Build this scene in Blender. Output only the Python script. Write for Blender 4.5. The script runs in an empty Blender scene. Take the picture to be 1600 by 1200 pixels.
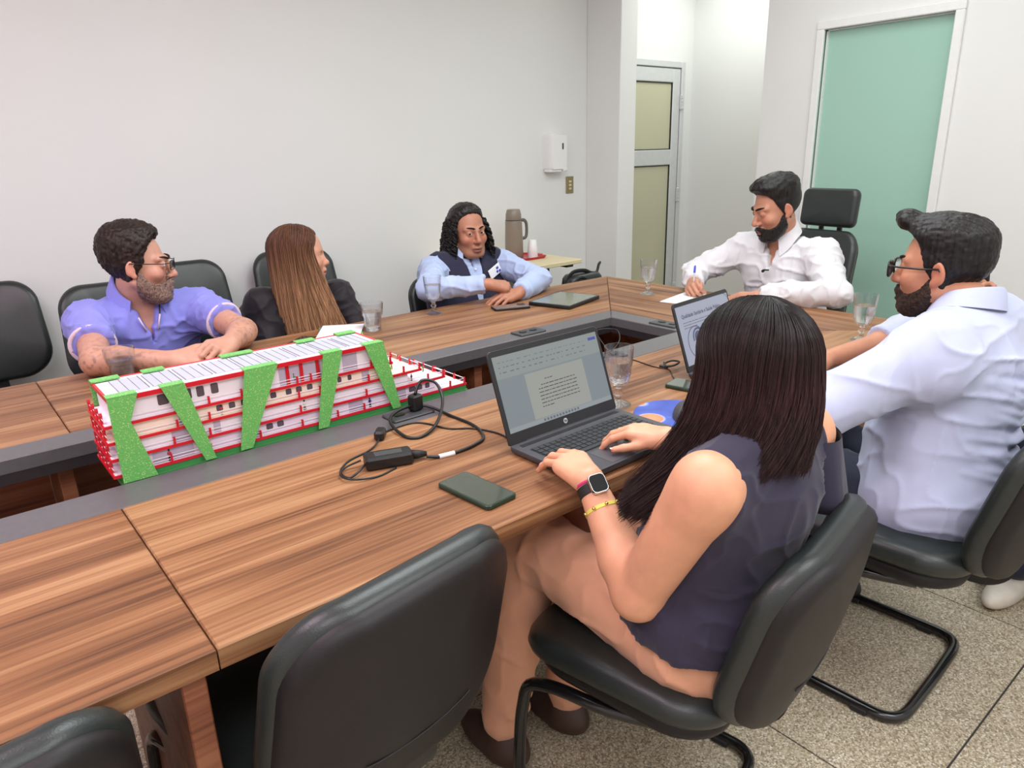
import bpy, bmesh, math, random
import numpy as np
from mathutils import Matrix, Vector, Euler

C = bpy.context.collection
SC = bpy.context.scene
random.seed(7)
RNG = np.random.default_rng(11)
PI = math.pi

# ------------------------------------------------------------------ camera, world, lights, exposure
cam_data = bpy.data.cameras.new('camera')
cam = bpy.data.objects.new('camera', cam_data)
C.objects.link(cam)
YAW, PITCH, ROLL, FPX = math.radians(50.754), math.radians(18.106), math.radians(-1.583), 1118.37
_f = Vector((math.cos(YAW) * math.cos(PITCH), math.sin(YAW) * math.cos(PITCH), -math.sin(PITCH)))
_r = Vector((math.sin(YAW), -math.cos(YAW), 0))
_u = _r.cross(_f)
_r2 = _r * math.cos(ROLL) + _u * math.sin(ROLL)
_u2 = -_r * math.sin(ROLL) + _u * math.cos(ROLL)
cm = Matrix.Identity(4)
for i in range(3):
    cm[i][0], cm[i][1], cm[i][2] = _r2[i], _u2[i], -_f[i]
cm[0][3], cm[1][3], cm[2][3] = 0.0, 0.0, 1.40
cam.matrix_world = cm
cam_data.sensor_fit = 'HORIZONTAL'
cam_data.sensor_width = 36.0
cam_data.lens = 36.0 * FPX / 1600.0
cam_data.clip_start = 0.02
SC.camera = cam

w = bpy.data.worlds.new('World')
SC.world = w
w.use_nodes = True
w.node_tree.nodes['Background'].inputs[0].default_value = (0.9, 0.95, 1.0, 1)
w.node_tree.nodes['Background'].inputs[1].default_value = 0.3
SC.view_settings.view_transform = 'Standard'
SC.view_settings.look = 'None'
SC.view_settings.exposure = 0.21
SC.view_settings.gamma = 1.0
SC.view_settings.use_curve_mapping = False

CEIL = 2.75


def ceiling_lamp(x, y, sx, sy, power, col, rot=0.0):
    l = bpy.data.lights.new('ceiling_panel_light', 'AREA')
    l.shape = 'RECTANGLE'
    l.size, l.size_y = sx, sy
    l.energy = power
    l.color = col
    o = bpy.data.objects.new('ceiling_panel_light', l)
    o.location = (x, y, CEIL - 0.06)
    o.rotation_euler = (0, 0, rot)
    C.objects.link(o)
    return o


LAMPS = [(-0.7, 1.55, 1.2, 1.2, 34, (1.0, 0.77, 0.91)),
         (-0.5, -0.5, 1.2, 1.2, 25, (1.0, 0.93, 1.0)),
         (1.45, 1.50, 1.2, 1.2, 35, (0.94, 0.98, 1.0)),
         (1.4, -0.6, 1.2, 1.2, 28, (0.95, 0.98, 1.0)),
         (3.05, 1.60, 1.0, 1.2, 13, (0.92, 1.0, 1.0)),
         (2.9, -0.6, 1.2, 1.2, 9, (0.93, 1.0, 1.0)),
         (4.55, 3.15, 0.5, 0.5, 8, (0.96, 1.0, 0.95))]
for a in LAMPS:
    ceiling_lamp(*a)

# ------------------------------------------------------------------ object helpers
ROOT = {}


def link(o, parent=None):
    C.objects.link(o)
    if parent is not None:
        o.parent = parent
    return o


def tag(o, label=None, cat=None, group=None, kind=None):
    if label: o['label'] = label
    if cat: o['category'] = cat
    if group: o['group'] = group
    if kind: o['kind'] = kind
    return o


def thing(name, label, cat, loc=(0, 0, 0), rz=0.0, group=None):
    o = bpy.data.objects.new(name, None)
    o.empty_display_size = 0.05
    o.location = loc
    o.rotation_euler = (0, 0, rz)
    C.objects.link(o)
    tag(o, label, cat, group)
    return o


def xf(loc=(0, 0, 0), rz=0.0):
    return Matrix.Translation(loc) @ Matrix.Rotation(rz, 4, 'Z')


class G:
    """collects geometry for one mesh"""

    def __init__(s):
        s.v = []; s.f = []; s.m = []; s.n = 0

    def add(s, v, f, mi=0):
        v = np.asarray(v, dtype=float).reshape(-1, 3)
        s.v.append(v)
        for q in f:
            s.f.append(tuple(int(i) + s.n for i in q)); s.m.append(mi)
        s.n += len(v)
        return s

    def box(s, lo, hi, M=None, mi=0, b=0.0):
        x0, y0, z0 = lo; x1, y1, z1 = hi
        if b <= 0:
            v = [(x0, y0, z0), (x1, y0, z0), (x1, y1, z0), (x0, y1, z0), (x0, y0, z1), (x1, y0, z1), (x1, y1, z1), (x0, y1, z1)]
            f = [(0, 3, 2, 1), (4, 5, 6, 7), (0, 1, 5, 4), (1, 2, 6, 5), (2, 3, 7, 6), (3, 0, 4, 7)]
        else:
            b = min(b, (x1 - x0) * .49, (y1 - y0) * .49, (z1 - z0) * .49)
            v = []; f = []
            ids = {}
            for ix, (xa, xs) in enumerate(((x0, 1), (x1, -1))):
                for iy, (ya, ys) in enumerate(((y0, 1), (y1, -1))):
                    for iz, (za, zs) in enumerate(((z0, 1), (z1, -1))):
                        ids[(ix, iy, iz, 0)] = len(v); v.append((xa, ya + ys * b, za + zs * b))
                        ids[(ix, iy, iz, 1)] = len(v); v.append((xa + xs * b, ya, za + zs * b))
                        ids[(ix, iy, iz, 2)] = len(v); v.append((xa + xs * b, ya + ys * b, za))
            g = lambda *k: ids[k]
            f += [(g(0, 0, 0, 0), g(0, 0, 1, 0), g(0, 1, 1, 0), g(0, 1, 0, 0)), (g(1, 0, 0, 0), g(1, 1, 0, 0), g(1, 1, 1, 0), g(1, 0, 1, 0)),
                  (g(0, 0, 0, 1), g(1, 0, 0, 1), g(1, 0, 1, 1), g(0, 0, 1, 1)), (g(0, 1, 0, 1), g(0, 1, 1, 1), g(1, 1, 1, 1), g(1, 1, 0, 1)),
                  (g(0, 0, 0, 2), g(0, 1, 0, 2), g(1, 1, 0, 2), g(1, 0, 0, 2)), (g(0, 0, 1, 2), g(1, 0, 1, 2), g(1, 1, 1, 2), g(0, 1, 1, 2))]
            for a in (0, 1):
                for c in (0, 1):
                    f.append((g(a, c, 0, 0), g(a, c, 1, 0), g(a, c, 1, 1), g(a, c, 0, 1)))
                    f.append((g(a, 0, c, 0), g(a, 1, c, 0), g(a, 1, c, 2), g(a, 0, c, 2)))
                    f.append((g(0, a, c, 1), g(1, a, c, 1), g(1, a, c, 2), g(0, a, c, 2)))
            for a in (0, 1):
                for c in (0, 1):
                    for e in (0, 1):
                        f.append((g(a, c, e, 0), g(a, c, e, 1), g(a, c, e, 2)))
        v = np.array(v, dtype=float)
        if M is not None:
            v = tf(v, M)
        return s.add(v, f, mi)

    def tube(s, pts, r, seg=8, closed=False, mi=0, flat=None):
        pts = [Vector(p) for p in pts]
        n = len(pts)
        rr = r if hasattr(r, '__len__') else [r] * n
        T = []
        for i in range(n):
            a = pts[(i - 1) % n] if (closed or i > 0) else pts[i]
            b = pts[(i + 1) % n] if (closed or i < n - 1) else pts[i]
            t = (b - a)
            T.append(t.normalized() if t.length > 1e-9 else Vector((0, 0, 1)))
        up = Vector((0, 0, 1)) if abs(T[0].z) < .9 else Vector((1, 0, 0))
        nrm = (up - T[0] * up.dot(T[0])).normalized()
        v = []
        for i in range(n):
            nrm = nrm - T[i] * nrm.dot(T[i])
            if nrm.length < 1e-6:
                nrm = T[i].orthogonal()
            nrm.normalize()
            bn = T[i].cross(nrm)
            for k in range(seg):
                a = 2 * PI * k / seg
                ff = flat if flat else 1.0
                v.append(pts[i] + nrm * (math.cos(a) * rr[i] * ff) + bn * (math.sin(a) * rr[i]))
        f = []
        for i in range(n if closed else n - 1):
            j = (i + 1) % n
            for k in range(seg):
                l = (k + 1) % seg
                f.append((i * seg + k, i * seg + l, j * seg + l, j * seg + k))
        if not closed:
            f.append(tuple(range(seg))[::-1]); f.append(tuple((n - 1) * seg + k for k in range(seg)))
        return s.add([tuple(p) for p in v], f, mi)

    def lathe(s, prof, seg=24, c=(0, 0, 0), mi=0, M=None, closed=False, facet=None):
        v = []
        n = len(prof)
        for (r, z) in prof:
            for k in range(seg):
                a = 2 * PI * k / seg
                q = r
                if facet: q = r * facet(a, z)
                v.append((c[0] + q * math.cos(a), c[1] + q * math.sin(a), c[2] + z))
        f = []
        for i in range(n - 1 if not closed else n):
            j = (i + 1) % n
            for k in range(seg):
                l = (k + 1) % seg
                f.append((i * seg + k, i * seg + l, j * seg + l, j * seg + k))
        if not closed:
            f.append(tuple(range(seg))[::-1]); f.append(tuple((n - 1) * seg + k for k in range(seg)))
        v = np.array(v)
        if M is not None: v = tf(v, M)
        return s.add(v, f, mi)

    def prism(s, pts, z0, z1, M=None, mi=0):
        n = len(pts)
        v = [(p[0], p[1], z0) for p in pts] + [(p[0], p[1], z1) for p in pts]
        f = [tuple(range(n))[::-1], tuple(range(n, 2 * n))]
        for i in range(n):
            j = (i + 1) % n
            f.append((i, j, n + j, n + i))
        v = np.array(v, dtype=float)
        if M is not None: v = tf(v, M)
        return s.add(v, f, mi)

    def loft(s, rings, mi=0, cap=True, M=None):
        n = len(rings[0]); v = np.concatenate([np.asarray(r, dtype=float) for r in rings]); f = []
        for i in range(len(rings) - 1):
            for k in range(n):
                l = (k + 1) % n
                f.append((i * n + k, i * n + l, (i + 1) * n + l, (i + 1) * n + k))
        if cap:
            f.append(tuple(range(n))[::-1]); f.append(tuple((len(rings) - 1) * n + k for k in range(n)))
        if M is not None: v = tf(v, M)
        return s.add(v, f, mi)

    def build(s, name, mat, parent=None, smooth=False, auto=None, fix=True):
        v = np.concatenate(s.v)
        return mesh_obj(name, v, s.f, mat, parent, smooth, s.m if max(s.m) > 0 else None, auto, fix)


def tf(v, M):
    A = np.array(M)
    return v @ A[:3, :3].T + A[:3, 3]


def mesh_obj(name, v, f, mat, parent=None, smooth=False, mi=None, auto=None, fix=False, col=None):
    me = bpy.data.meshes.new(name)
    v = np.asarray(v, dtype=np.float32)
    if isinstance(f, np.ndarray):
        nq, k = f.shape
        me.vertices.add(len(v)); me.vertices.foreach_set('co', v.ravel())
        me.loops.add(nq * k); me.loops.foreach_set('vertex_index', f.ravel().astype(np.int32))
        me.polygons.add(nq)
        me.polygons.foreach_set('loop_start', np.arange(0, nq * k, k, dtype=np.int32))
        me.update(calc_edges=True)
    else:
        me.from_pydata(v.tolist(), [], f)
    for m in (mat if isinstance(mat, (list, tuple)) else [mat]):
        me.materials.append(m)
    if mi is not None:
        me.polygons.foreach_set('material_index', np.asarray(mi, dtype=np.int32))
    if fix:
        bm = bmesh.new(); bm.from_mesh(me)
        bmesh.ops.recalc_face_normals(bm, faces=bm.faces)
        bm.to_mesh(me); bm.free()
    if smooth:
        me.polygons.foreach_set('use_smooth', np.ones(len(me.polygons), dtype=bool))
        if auto:
            me.set_sharp_from_angle(angle=math.radians(auto))
    if col is not None:
        a = me.color_attributes.new('Col', 'FLOAT_COLOR', 'POINT')
        a.data.foreach_set('color', np.asarray(col, dtype=np.float32).ravel())
    me.update()
    o = bpy.data.objects.new(name, me)
    return link(o, parent)


def clone(o, parent=None):
    c = o.copy(); C.objects.link(c)
    if parent is not None: c.parent = parent
    for ch in list(o.children):
        clone(ch, c)
    return c


def rrect(w, h, r, n=5, cx=0.0, cy=0.0):
    """rounded rectangle outline, counter-clockwise; r may be four radii (bl, br, tr, tl)"""
    rs = r if hasattr(r, '__len__') else (r,) * 4
    out = []
    for (sx, sy, a0, q) in ((-1, -1, PI, rs[0]), (1, -1, 1.5 * PI, rs[1]), (1, 1, 0, rs[2]), (-1, 1, .5 * PI, rs[3])):
        ox, oy = cx + sx * (w / 2 - q), cy + sy * (h / 2 - q)
        for k in range(n + 1):
            a = a0 + .5 * PI * k / n
            out.append((ox + q * math.cos(a), oy + q * math.sin(a)))
    return out


def spline(pts, n=8, closed=False):
    """Catmull-Rom through pts"""
    P = [Vector(p) for p in pts]; out = []
    m = len(P)
    for i in range(m if closed else m - 1):
        if closed:
            a, b, c, d = P[(i - 1) % m], P[i], P[(i + 1) % m], P[(i + 2) % m]
        else:
            a, b, c, d = P[max(i - 1, 0)], P[i], P[i + 1], P[min(i + 2, m - 1)]
        for k in range(n):
            t = k / n
            out.append(.5 * ((2 * b) + (c - a) * t + (2 * a - 5 * b + 4 * c - d) * t * t + (3 * b - a - 3 * c + d) * t ** 3))
    if not closed: out.append(P[-1])
    return out


# ------------------------------------------------------------------ materials
def srgb(r, g, b):
    f = lambda c: (c / 255 / 12.92) if c <= 10 else ((c / 255 + .055) / 1.055) ** 2.4
    return (f(r), f(g), f(b), 1.0)


def new_mat(name):
    m = bpy.data.materials.new(name); m.use_nodes = True
    nt = m.node_tree
    return m, nt, nt.nodes['Principled BSDF']


def node(nt, t, **kw):
    n = nt.nodes.new(t)
    for k, v in kw.items():
        if k.startswith('i_'):
            key = k[2:]
            n.inputs[int(key) if key.isdigit() else key.replace('_', ' ')].default_value = v
        else:
            setattr(n, k, v)
    return n


def ramp(nt, stops, interp='LINEAR'):
    n = nt.nodes.new('ShaderNodeValToRGB')
    cr = n.color_ramp; cr.interpolation = interp
    while len(cr.elements) < len(stops): cr.elements.new(0.5)
    for e, (p, c) in zip(cr.elements, stops):
        e.position = p; e.color = c
    return n


def coords(nt, scale=(1, 1, 1), loc=(0, 0, 0), rot=(0, 0, 0)):
    t = node(nt, 'ShaderNodeTexCoord'); m = node(nt, 'ShaderNodeMapping')
    m.inputs['Scale'].default_value = scale; m.inputs['Location'].default_value = loc; m.inputs['Rotation'].default_value = rot
    nt.links.new(t.outputs['Object'], m.inputs[0])
    return m.outputs[0]


def mat(name, col, rough=.5, metal=0.0, var=0.06, scale=30.0, bump=0.0, bscale=200.0, coat=0.0, spec=.5, sheen=0.0, stretch=(1, 1, 1), sss=0.0):
    """plain procedural material: colour with slight noise, optional relief"""
    m, nt, b = new_mat(name)
    co = coords(nt, stretch)
    nz = node(nt, 'ShaderNodeTexNoise', i_Scale=scale, i_Detail=3.0)
    nt.links.new(co, nz.inputs['Vector'])
    c = col if len(col) == 4 else tuple(col) + (1,)
    lo = tuple(max(0, x * (1 - var)) for x in c[:3]) + (1,); hi = tuple(min(1, x * (1 + var)) for x in c[:3]) + (1,)
    r = ramp(nt, [(.3, lo), (.7, hi)])
    nt.links.new(nz.outputs['Fac'], r.inputs[0])
    nt.links.new(r.outputs[0], b.inputs['Base Color'])
    b.inputs['Roughness'].default_value = rough
    b.inputs['Metallic'].default_value = metal
    b.inputs['Coat Weight'].default_value = coat
    b.inputs['Specular IOR Level'].default_value = spec
    if sheen: b.inputs['Sheen Weight'].default_value = sheen
    if bump:
        n2 = node(nt, 'ShaderNodeTexNoise', i_Scale=bscale, i_Detail=2.0)
        nt.links.new(co, n2.inputs['Vector'])
        bp = node(nt, 'ShaderNodeBump', i_Strength=bump, i_Distance=.002)
        nt.links.new(n2.outputs['Fac'], bp.inputs['Height']); nt.links.new(bp.outputs[0], b.inputs['Normal'])
    return m


def wood(name, dark, mid, light, rot=0.0, off=(0, 0, 0), rough=.44, spec=.30):
    """flat-sawn laminate: long streaks along X with a few cathedral arches"""
    m, nt, b = new_mat(name)
    co = coords(nt, (1, 1, 1), off, (0, 0, rot))
    mp = node(nt, 'ShaderNodeMapping'); mp.inputs['Scale'].default_value = (.55, 3.4, 3.4)
    nt.links.new(co, mp.inputs[0])
    n0 = node(nt, 'ShaderNodeTexNoise', i_Scale=1.0, i_Detail=1.5, i_Roughness=.4)
    nt.links.new(mp.outputs[0], n0.inputs['Vector'])
    ml = node(nt, 'ShaderNodeMath', operation='MULTIPLY', i_1=30.0)
    nt.links.new(n0.outputs['Fac'], ml.inputs[0])
    sn = node(nt, 'ShaderNodeMath', operation='SINE')
    nt.links.new(ml.outputs[0], sn.inputs[0])
    m2 = node(nt, 'ShaderNodeMapping'); m2.inputs['Scale'].default_value = (2.2, 120.0, 120.0)
    nt.links.new(co, m2.inputs[0])
    nz = node(nt, 'ShaderNodeTexNoise', i_Scale=1.0, i_Detail=5.0, i_Roughness=.6)
    nt.links.new(m2.outputs[0], nz.inputs['Vector'])
    m3 = node(nt, 'ShaderNodeMapping'); m3.inputs['Scale'].default_value = (.8, 26.0, 26.0)
    nt.links.new(co, m3.inputs[0])
    nb = node(nt, 'ShaderNodeTexNoise', i_Scale=1.0, i_Detail=3.0, i_Distortion=.3)
    nt.links.new(m3.outputs[0], nb.inputs['Vector'])
    a1 = node(nt, 'ShaderNodeMath', operation='MULTIPLY_ADD', i_1=.075, i_2=-.14)
    nt.links.new(sn.outputs[0], a1.inputs[0])
    a2 = node(nt, 'ShaderNodeMath', operation='MULTIPLY_ADD', i_1=.62)
    nt.links.new(nz.outputs['Fac'], a2.inputs[0]); nt.links.new(a1.outputs[0], a2.inputs[2])
    a3 = node(nt, 'ShaderNodeMath', operation='MULTIPLY_ADD', i_1=.66)
    nt.links.new(nb.outputs['Fac'], a3.inputs[0]); nt.links.new(a2.outputs[0], a3.inputs[2])
    r = ramp(nt, [(.30, dark), (.50, mid), (.72, light)])
    nt.links.new(a3.outputs[0], r.inputs[0])
    nt.links.new(r.outputs[0], b.inputs['Base Color'])
    b.inputs['Roughness'].default_value = rough
    b.inputs['Specular IOR Level'].default_value = spec
    bp = node(nt, 'ShaderNodeBump', i_Strength=.06, i_Distance=.001)
    nt.links.new(nz.outputs['Fac'], bp.inputs['Height']); nt.links.new(bp.outputs[0], b.inputs['Normal'])
    return m


def skin_mat(name):
    m, nt, b = new_mat(name)
    at = node(nt, 'ShaderNodeVertexColor', layer_name='Col')
    nz = node(nt, 'ShaderNodeTexNoise', i_Scale=45.0, i_Detail=4.0)
    nt.links.new(coords(nt), nz.inputs['Vector'])
    r = ramp(nt, [(.3, (.95, .94, .935, 1)), (.7, (1.04, 1.03, 1.025, 1))])
    nt.links.new(nz.outputs['Fac'], r.inputs[0])
    mx = node(nt, 'ShaderNodeMix', data_type='RGBA', blend_type='MULTIPLY', i_0=1.0)
    nt.links.new(at.outputs['Color'], mx.inputs[6]); nt.links.new(r.outputs[0], mx.inputs[7])
    nt.links.new(mx.outputs[2], b.inputs['Base Color'])
    b.inputs['Roughness'].default_value = .48
    b.inputs['Subsurface Weight'].default_value = .12
    b.inputs['Subsurface Radius'].default_value = (.012, .005, .003)
    n2 = node(nt, 'ShaderNodeTexNoise', i_Scale=260.0, i_Detail=2.0)
    nt.links.new(coords(nt), n2.inputs['Vector'])
    bp = node(nt, 'ShaderNodeBump', i_Strength=.12, i_Distance=.001)
    nt.links.new(n2.outputs['Fac'], bp.inputs['Height']); nt.links.new(bp.outputs[0], b.inputs['Normal'])
    return m


def hair_mat(name, c0, c1, rough=.42, stretch=(140, 140, 8), use_col=False):
    m, nt, b = new_mat(name)
    nz = node(nt, 'ShaderNodeTexNoise', i_Scale=1.0, i_Detail=4.0, i_Distortion=.4)
    nt.links.new(coords(nt, stretch), nz.inputs['Vector'])
    r = ramp(nt, [(.32, c0), (.68, c1)])
    nt.links.new(nz.outputs['Fac'], r.inputs[0])
    if use_col:
        at = node(nt, 'ShaderNodeVertexColor', layer_name='Col')
        mx = node(nt, 'ShaderNodeMix', data_type='RGBA', blend_type='MULTIPLY', i_0=1.0)
        nt.links.new(at.outputs['Color'], mx.inputs[6]); nt.links.new(r.outputs[0], mx.inputs[7])
        nt.links.new(mx.outputs[2], b.inputs['Base Color'])
    else:
        nt.links.new(r.outputs[0], b.inputs['Base Color'])
    b.inputs['Roughness'].default_value = rough
    b.inputs['Specular IOR Level'].default_value = .28
    bp = node(nt, 'ShaderNodeBump', i_Strength=.5, i_Distance=.003)
    nt.links.new(nz.outputs['Fac'], bp.inputs['Height']); nt.links.new(bp.outputs[0], b.inputs['Normal'])
    return m


def cloth_mat(name, col, rough=.85, weave=900.0, fold=0.0, sheen=.15, var=.05):
    m, nt, b = new_mat(name)
    co = coords(nt)
    nz = node(nt, 'ShaderNodeTexNoise', i_Scale=14.0, i_Detail=3.0)
    nt.links.new(co, nz.inputs['Vector'])
    c = col[:3]
    r = ramp(nt, [(.3, tuple(x * (1 - var) for x in c) + (1,)), (.7, tuple(min(1, x * (1 + var)) for x in c) + (1,))])
    nt.links.new(nz.outputs['Fac'], r.inputs[0]); nt.links.new(r.outputs[0], b.inputs['Base Color'])
    b.inputs['Roughness'].default_value = rough
    b.inputs['Sheen Weight'].default_value = sheen
    b.inputs['Specular IOR Level'].default_value = .25
    wn = node(nt, 'ShaderNodeTexNoise', i_Scale=weave, i_Detail=1.0)
    nt.links.new(co, wn.inputs['Vector'])
    bp = node(nt, 'ShaderNodeBump', i_Strength=.15, i_Distance=.0008)
    nt.links.new(wn.outputs['Fac'], bp.inputs['Height'])
    if fold:
        fn = node(nt, 'ShaderNodeTexNoise', i_Scale=9.0, i_Detail=2.5, i_Distortion=1.2)
        nt.links.new(coords(nt, (1, 1, 1.8)), fn.inputs['Vector'])
        b2 = node(nt, 'ShaderNodeBump', i_Strength=fold, i_Distance=.02)
        nt.links.new(fn.outputs['Fac'], b2.inputs['Height']); nt.links.new(b2.outputs[0], bp.inputs['Normal'])
    nt.links.new(bp.outputs[0], b.inputs['Normal'])
    return m


def thin_glass(name, ior=1.35, tint=(.97, .975, .98, 1)):
    """wall of a clear vessel: straight-through with a Fresnel reflection"""
    m, nt, b = new_mat(name)
    lw = node(nt, 'ShaderNodeLayerWeight', i_Blend=.5)
    pw = node(nt, 'ShaderNodeMath', operation='POWER', i_1=2.4)
    nt.links.new(lw.outputs['Facing'], pw.inputs[0])
    fr = node(nt, 'ShaderNodeMath', operation='MULTIPLY_ADD', i_1=.95, i_2=(ior - 1) * .12)
    nt.links.new(pw.outputs[0], fr.inputs[0])
    tr = node(nt, 'ShaderNodeBsdfTransparent'); tr.inputs[0].default_value = tint
    gl = node(nt, 'ShaderNodeBsdfGlossy'); gl.inputs['Roughness'].default_value = .03
    mx = node(nt, 'ShaderNodeMixShader')
    nt.links.new(fr.outputs[0], mx.inputs[0]); nt.links.new(tr.outputs[0], mx.inputs[1]); nt.links.new(gl.outputs[0], mx.inputs[2])
    nt.links.new(mx.outputs[0], nt.nodes['Material Output'].inputs[0])
    return m


def clear_glass(name, ior=1.45, mixf=.5, tint=(.985, .99, 1, 1)):
    """thin-walled clear glass: part straight-through, part refracting"""
    m, nt, b = new_mat(name)
    b.inputs['Base Color'].default_value = (1, 1, 1, 1)
    b.inputs['Transmission Weight'].default_value = 1.0
    b.inputs['IOR'].default_value = ior
    b.inputs['Roughness'].default_value = 0.0
    tr = node(nt, 'ShaderNodeBsdfTransparent'); tr.inputs[0].default_value = tint
    mx = node(nt, 'ShaderNodeMixShader', i_0=mixf)
    out = nt.nodes['Material Output']
    nt.links.new(tr.outputs[0], mx.inputs[1]); nt.links.new(b.outputs[0], mx.inputs[2]); nt.links.new(mx.outputs[0], out.inputs[0])
    return m


def glass_mat(name, col=(1, 1, 1, 1), ior=1.45, rough=0.0):
    m, nt, b = new_mat(name)
    b.inputs['Base Color'].default_value = col
    b.inputs['Transmission Weight'].default_value = 1.0
    b.inputs['IOR'].default_value = ior
    b.inputs['Roughness'].default_value = rough
    return m


def emit_mat(name, col, strength):
    m, nt, b = new_mat(name)
    b.inputs['Base Color'].default_value = (.01, .01, .01, 1)
    b.inputs['Emission Color'].default_value = col
    b.inputs['Emission Strength'].default_value = strength
    b.inputs['Roughness'].default_value = .35
    return m


def font_mesh(txt, size, depth=0.0, align='CENTER', shear=0.0, bold=0.0):
    """default-font lettering as a flat mesh in the local XY plane"""
    cu = bpy.data.curves.new('lettering', 'FONT')
    cu.body = txt; cu.size = size; cu.align_x = align; cu.align_y = 'CENTER'; cu.extrude = depth; cu.shear = shear
    cu.resolution_u = 3; cu.offset = bold
    o = bpy.data.objects.new('lettering', cu); C.objects.link(o)
    dg = bpy.context.evaluated_depsgraph_get()
    me = bpy.data.meshes.new_from_object(o.evaluated_get(dg))
    v = np.array([tuple(p.co) for p in me.vertices]); f = [tuple(p.vertices) for p in me.polygons]
    bpy.data.objects.remove(o); bpy.data.meshes.remove(me)
    return v, f
SC.cycles.use_denoising = True
SC.cycles.max_bounces = 10
SC.cycles.transparent_max_bounces = 12
SC.cycles.caustics_reflective = False
SC.cycles.caustics_refractive = False
SC.cycles.sample_clamp_indirect = 4.0

# ------------------------------------------------------------------ shared materials
M = {}
M['wall'] = mat('wall_paint', srgb(235, 236, 234), .75, var=.012, scale=1.2, bump=.06, bscale=260)
M['wall_end'] = mat('end_wall_paint', srgb(232, 232, 230), .75, var=.012, scale=1.2, bump=.06, bscale=260)
M['ceil'] = mat('ceiling_paint', srgb(240, 238, 234), .8, var=.01, scale=1)
M['white_paint'] = mat('white_enamel', srgb(236, 236, 234), .4, var=.02)
M['alu'] = mat('brushed_aluminium', srgb(214, 216, 217), .4, .25, var=.03)
M['gasket'] = mat('black_gasket', srgb(28, 28, 28), .6)
M['leather'] = mat('black_vinyl', (.018, .0235, .0220, 1), .36, var=.12, scale=8, bump=.18, bscale=420, spec=.55)
M['shell'] = mat('black_plastic_shell', (.0095, .0078, .0085, 1), .5, var=.15, scale=12, bump=.12, bscale=600, spec=.4)
M['tube'] = mat('black_steel_tube', (.008, .008, .008, 1), .22, var=.05, coat=.3)
M['rubber'] = mat('black_rubber', (.012, .012, .012, 1), .6)
M['strip'] = mat('graphite_laminate', srgb(92, 90, 92), .38, var=.05, scale=60, bump=.05)
M['strip_edge'] = mat('dark_edge_band', srgb(48, 43, 46), .35, var=.05)
M['black_plastic'] = mat('black_plastic', (.010, .010, .0105, 1), .38, var=.08)
M['dark_grey'] = mat('dark_grey_plastic', srgb(62, 63, 66), .42, var=.05)
M['screen_glass'] = mat('dark_screen_glass', srgb(46, 52, 48), .08, var=.02, coat=.5)
M['paper'] = mat('white_paper', srgb(238, 238, 240), .8, var=.01)
M['white_plastic'] = mat('white_plastic', srgb(243, 243, 243), .35, var=.01)
M['gold'] = mat('gold_metal', (.75, .52, .2, 1), .25, 1.0, var=.05)
M['silver'] = mat('silver_metal', (.7, .7, .7, 1), .25, 1.0, var=.03)
WD, WM, WL = (.098, .040, .018, 1), (.252, .114, .050, 1), (.405, .222, .108, 1)
M['wood_x'] = [wood('walnut_laminate_a', WD, WM, WL, 0, (3.1, .37, 0)), wood('walnut_laminate_b', WD, WM, WL, 0, (7.7, 1.91, 0)),
               wood('walnut_laminate_c', WD, WM, WL, 0, (.4, 4.3, 0)), wood('walnut_laminate_d', WD, WM, WL, 0, (12.2, 2.2, 0))]
M['wood_y'] = wood('walnut_laminate_cross', WD, WM, WL, PI / 2, (5.3, .8, 0))
M['wood_dark'] = wood('mahogany_laminate', (.11, .030, .014, 1), (.24, .072, .034, 1), (.34, .12, .06, 1), 0, (1, 1, 1), .4)
M['wood_leg'] = wood('mahogany_leg', (.12, .036, .018, 1), (.25, .088, .044, 1), (.34, .135, .07, 1), 0, (2, 5, 1), .4)

# glass of the tall green panel
m, nt, b = new_mat('green_glass_pane')
b.inputs['Base Color'].default_value = srgb(164, 202, 186)
b.inputs['Roughness'].default_value = .22
b.inputs['Transmission Weight'].default_value = .0
b.inputs['Specular IOR Level'].default_value = .35
M['green_glass'] = m
M['frost'] = mat('frosted_olive_glass', srgb(198, 196, 168), .35, var=.02, scale=2)

# terrazzo slabs
m, nt, b = new_mat('granite_chip_floor')
co = coords(nt)
v1 = node(nt, 'ShaderNodeTexVoronoi', i_Scale=260.0)
nt.links.new(co, v1.inputs['Vector'])
n1 = node(nt, 'ShaderNodeTexNoise', i_Scale=3.0, i_Detail=4.0)
nt.links.new(co, n1.inputs['Vector'])
r1 = ramp(nt, [(0, srgb(128, 116, 96)), (.45, srgb(182, 168, 142)), (.8, srgb(204, 191, 166)), (1, srgb(230, 224, 210))])
sep = node(nt, 'ShaderNodeSeparateColor')
nt.links.new(v1.outputs['Color'], sep.inputs[0]); nt.links.new(sep.outputs[0], r1.inputs[0])
r2 = ramp(nt, [(.3, (.86, .85, .83, 1)), (.7, (1, 1, 1, 1))])
nt.links.new(n1.outputs['Fac'], r2.inputs[0])
mx = node(nt, 'ShaderNodeMix', data_type='RGBA', blend_type='MULTIPLY', i_0=1.0)
nt.links.new(r1.outputs[0], mx.inputs[6]); nt.links.new(r2.outputs[0], mx.inputs[7])
nt.links.new(mx.outputs[2], b.inputs['Base Color'])
b.inputs['Roughness'].default_value = .42
M['terrazzo'] = m
M['joint'] = mat('dark_floor_joint', srgb(62, 58, 54), .7)

# ------------------------------------------------------------------ room shell
X0, Y0, YB = -1.9, -1.6, 3.80          # left wall, front wall, back wall
XE, YEC = 4.10, 2.58                   # end wall plane and its free corner
XA = 5.03                              # far wall of the alcove


def struct(name, g, m, parent=None, smooth=False):
    o = g.build(name, m, parent, smooth)
    if parent is None: o['kind'] = 'structure'
    return o


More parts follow.
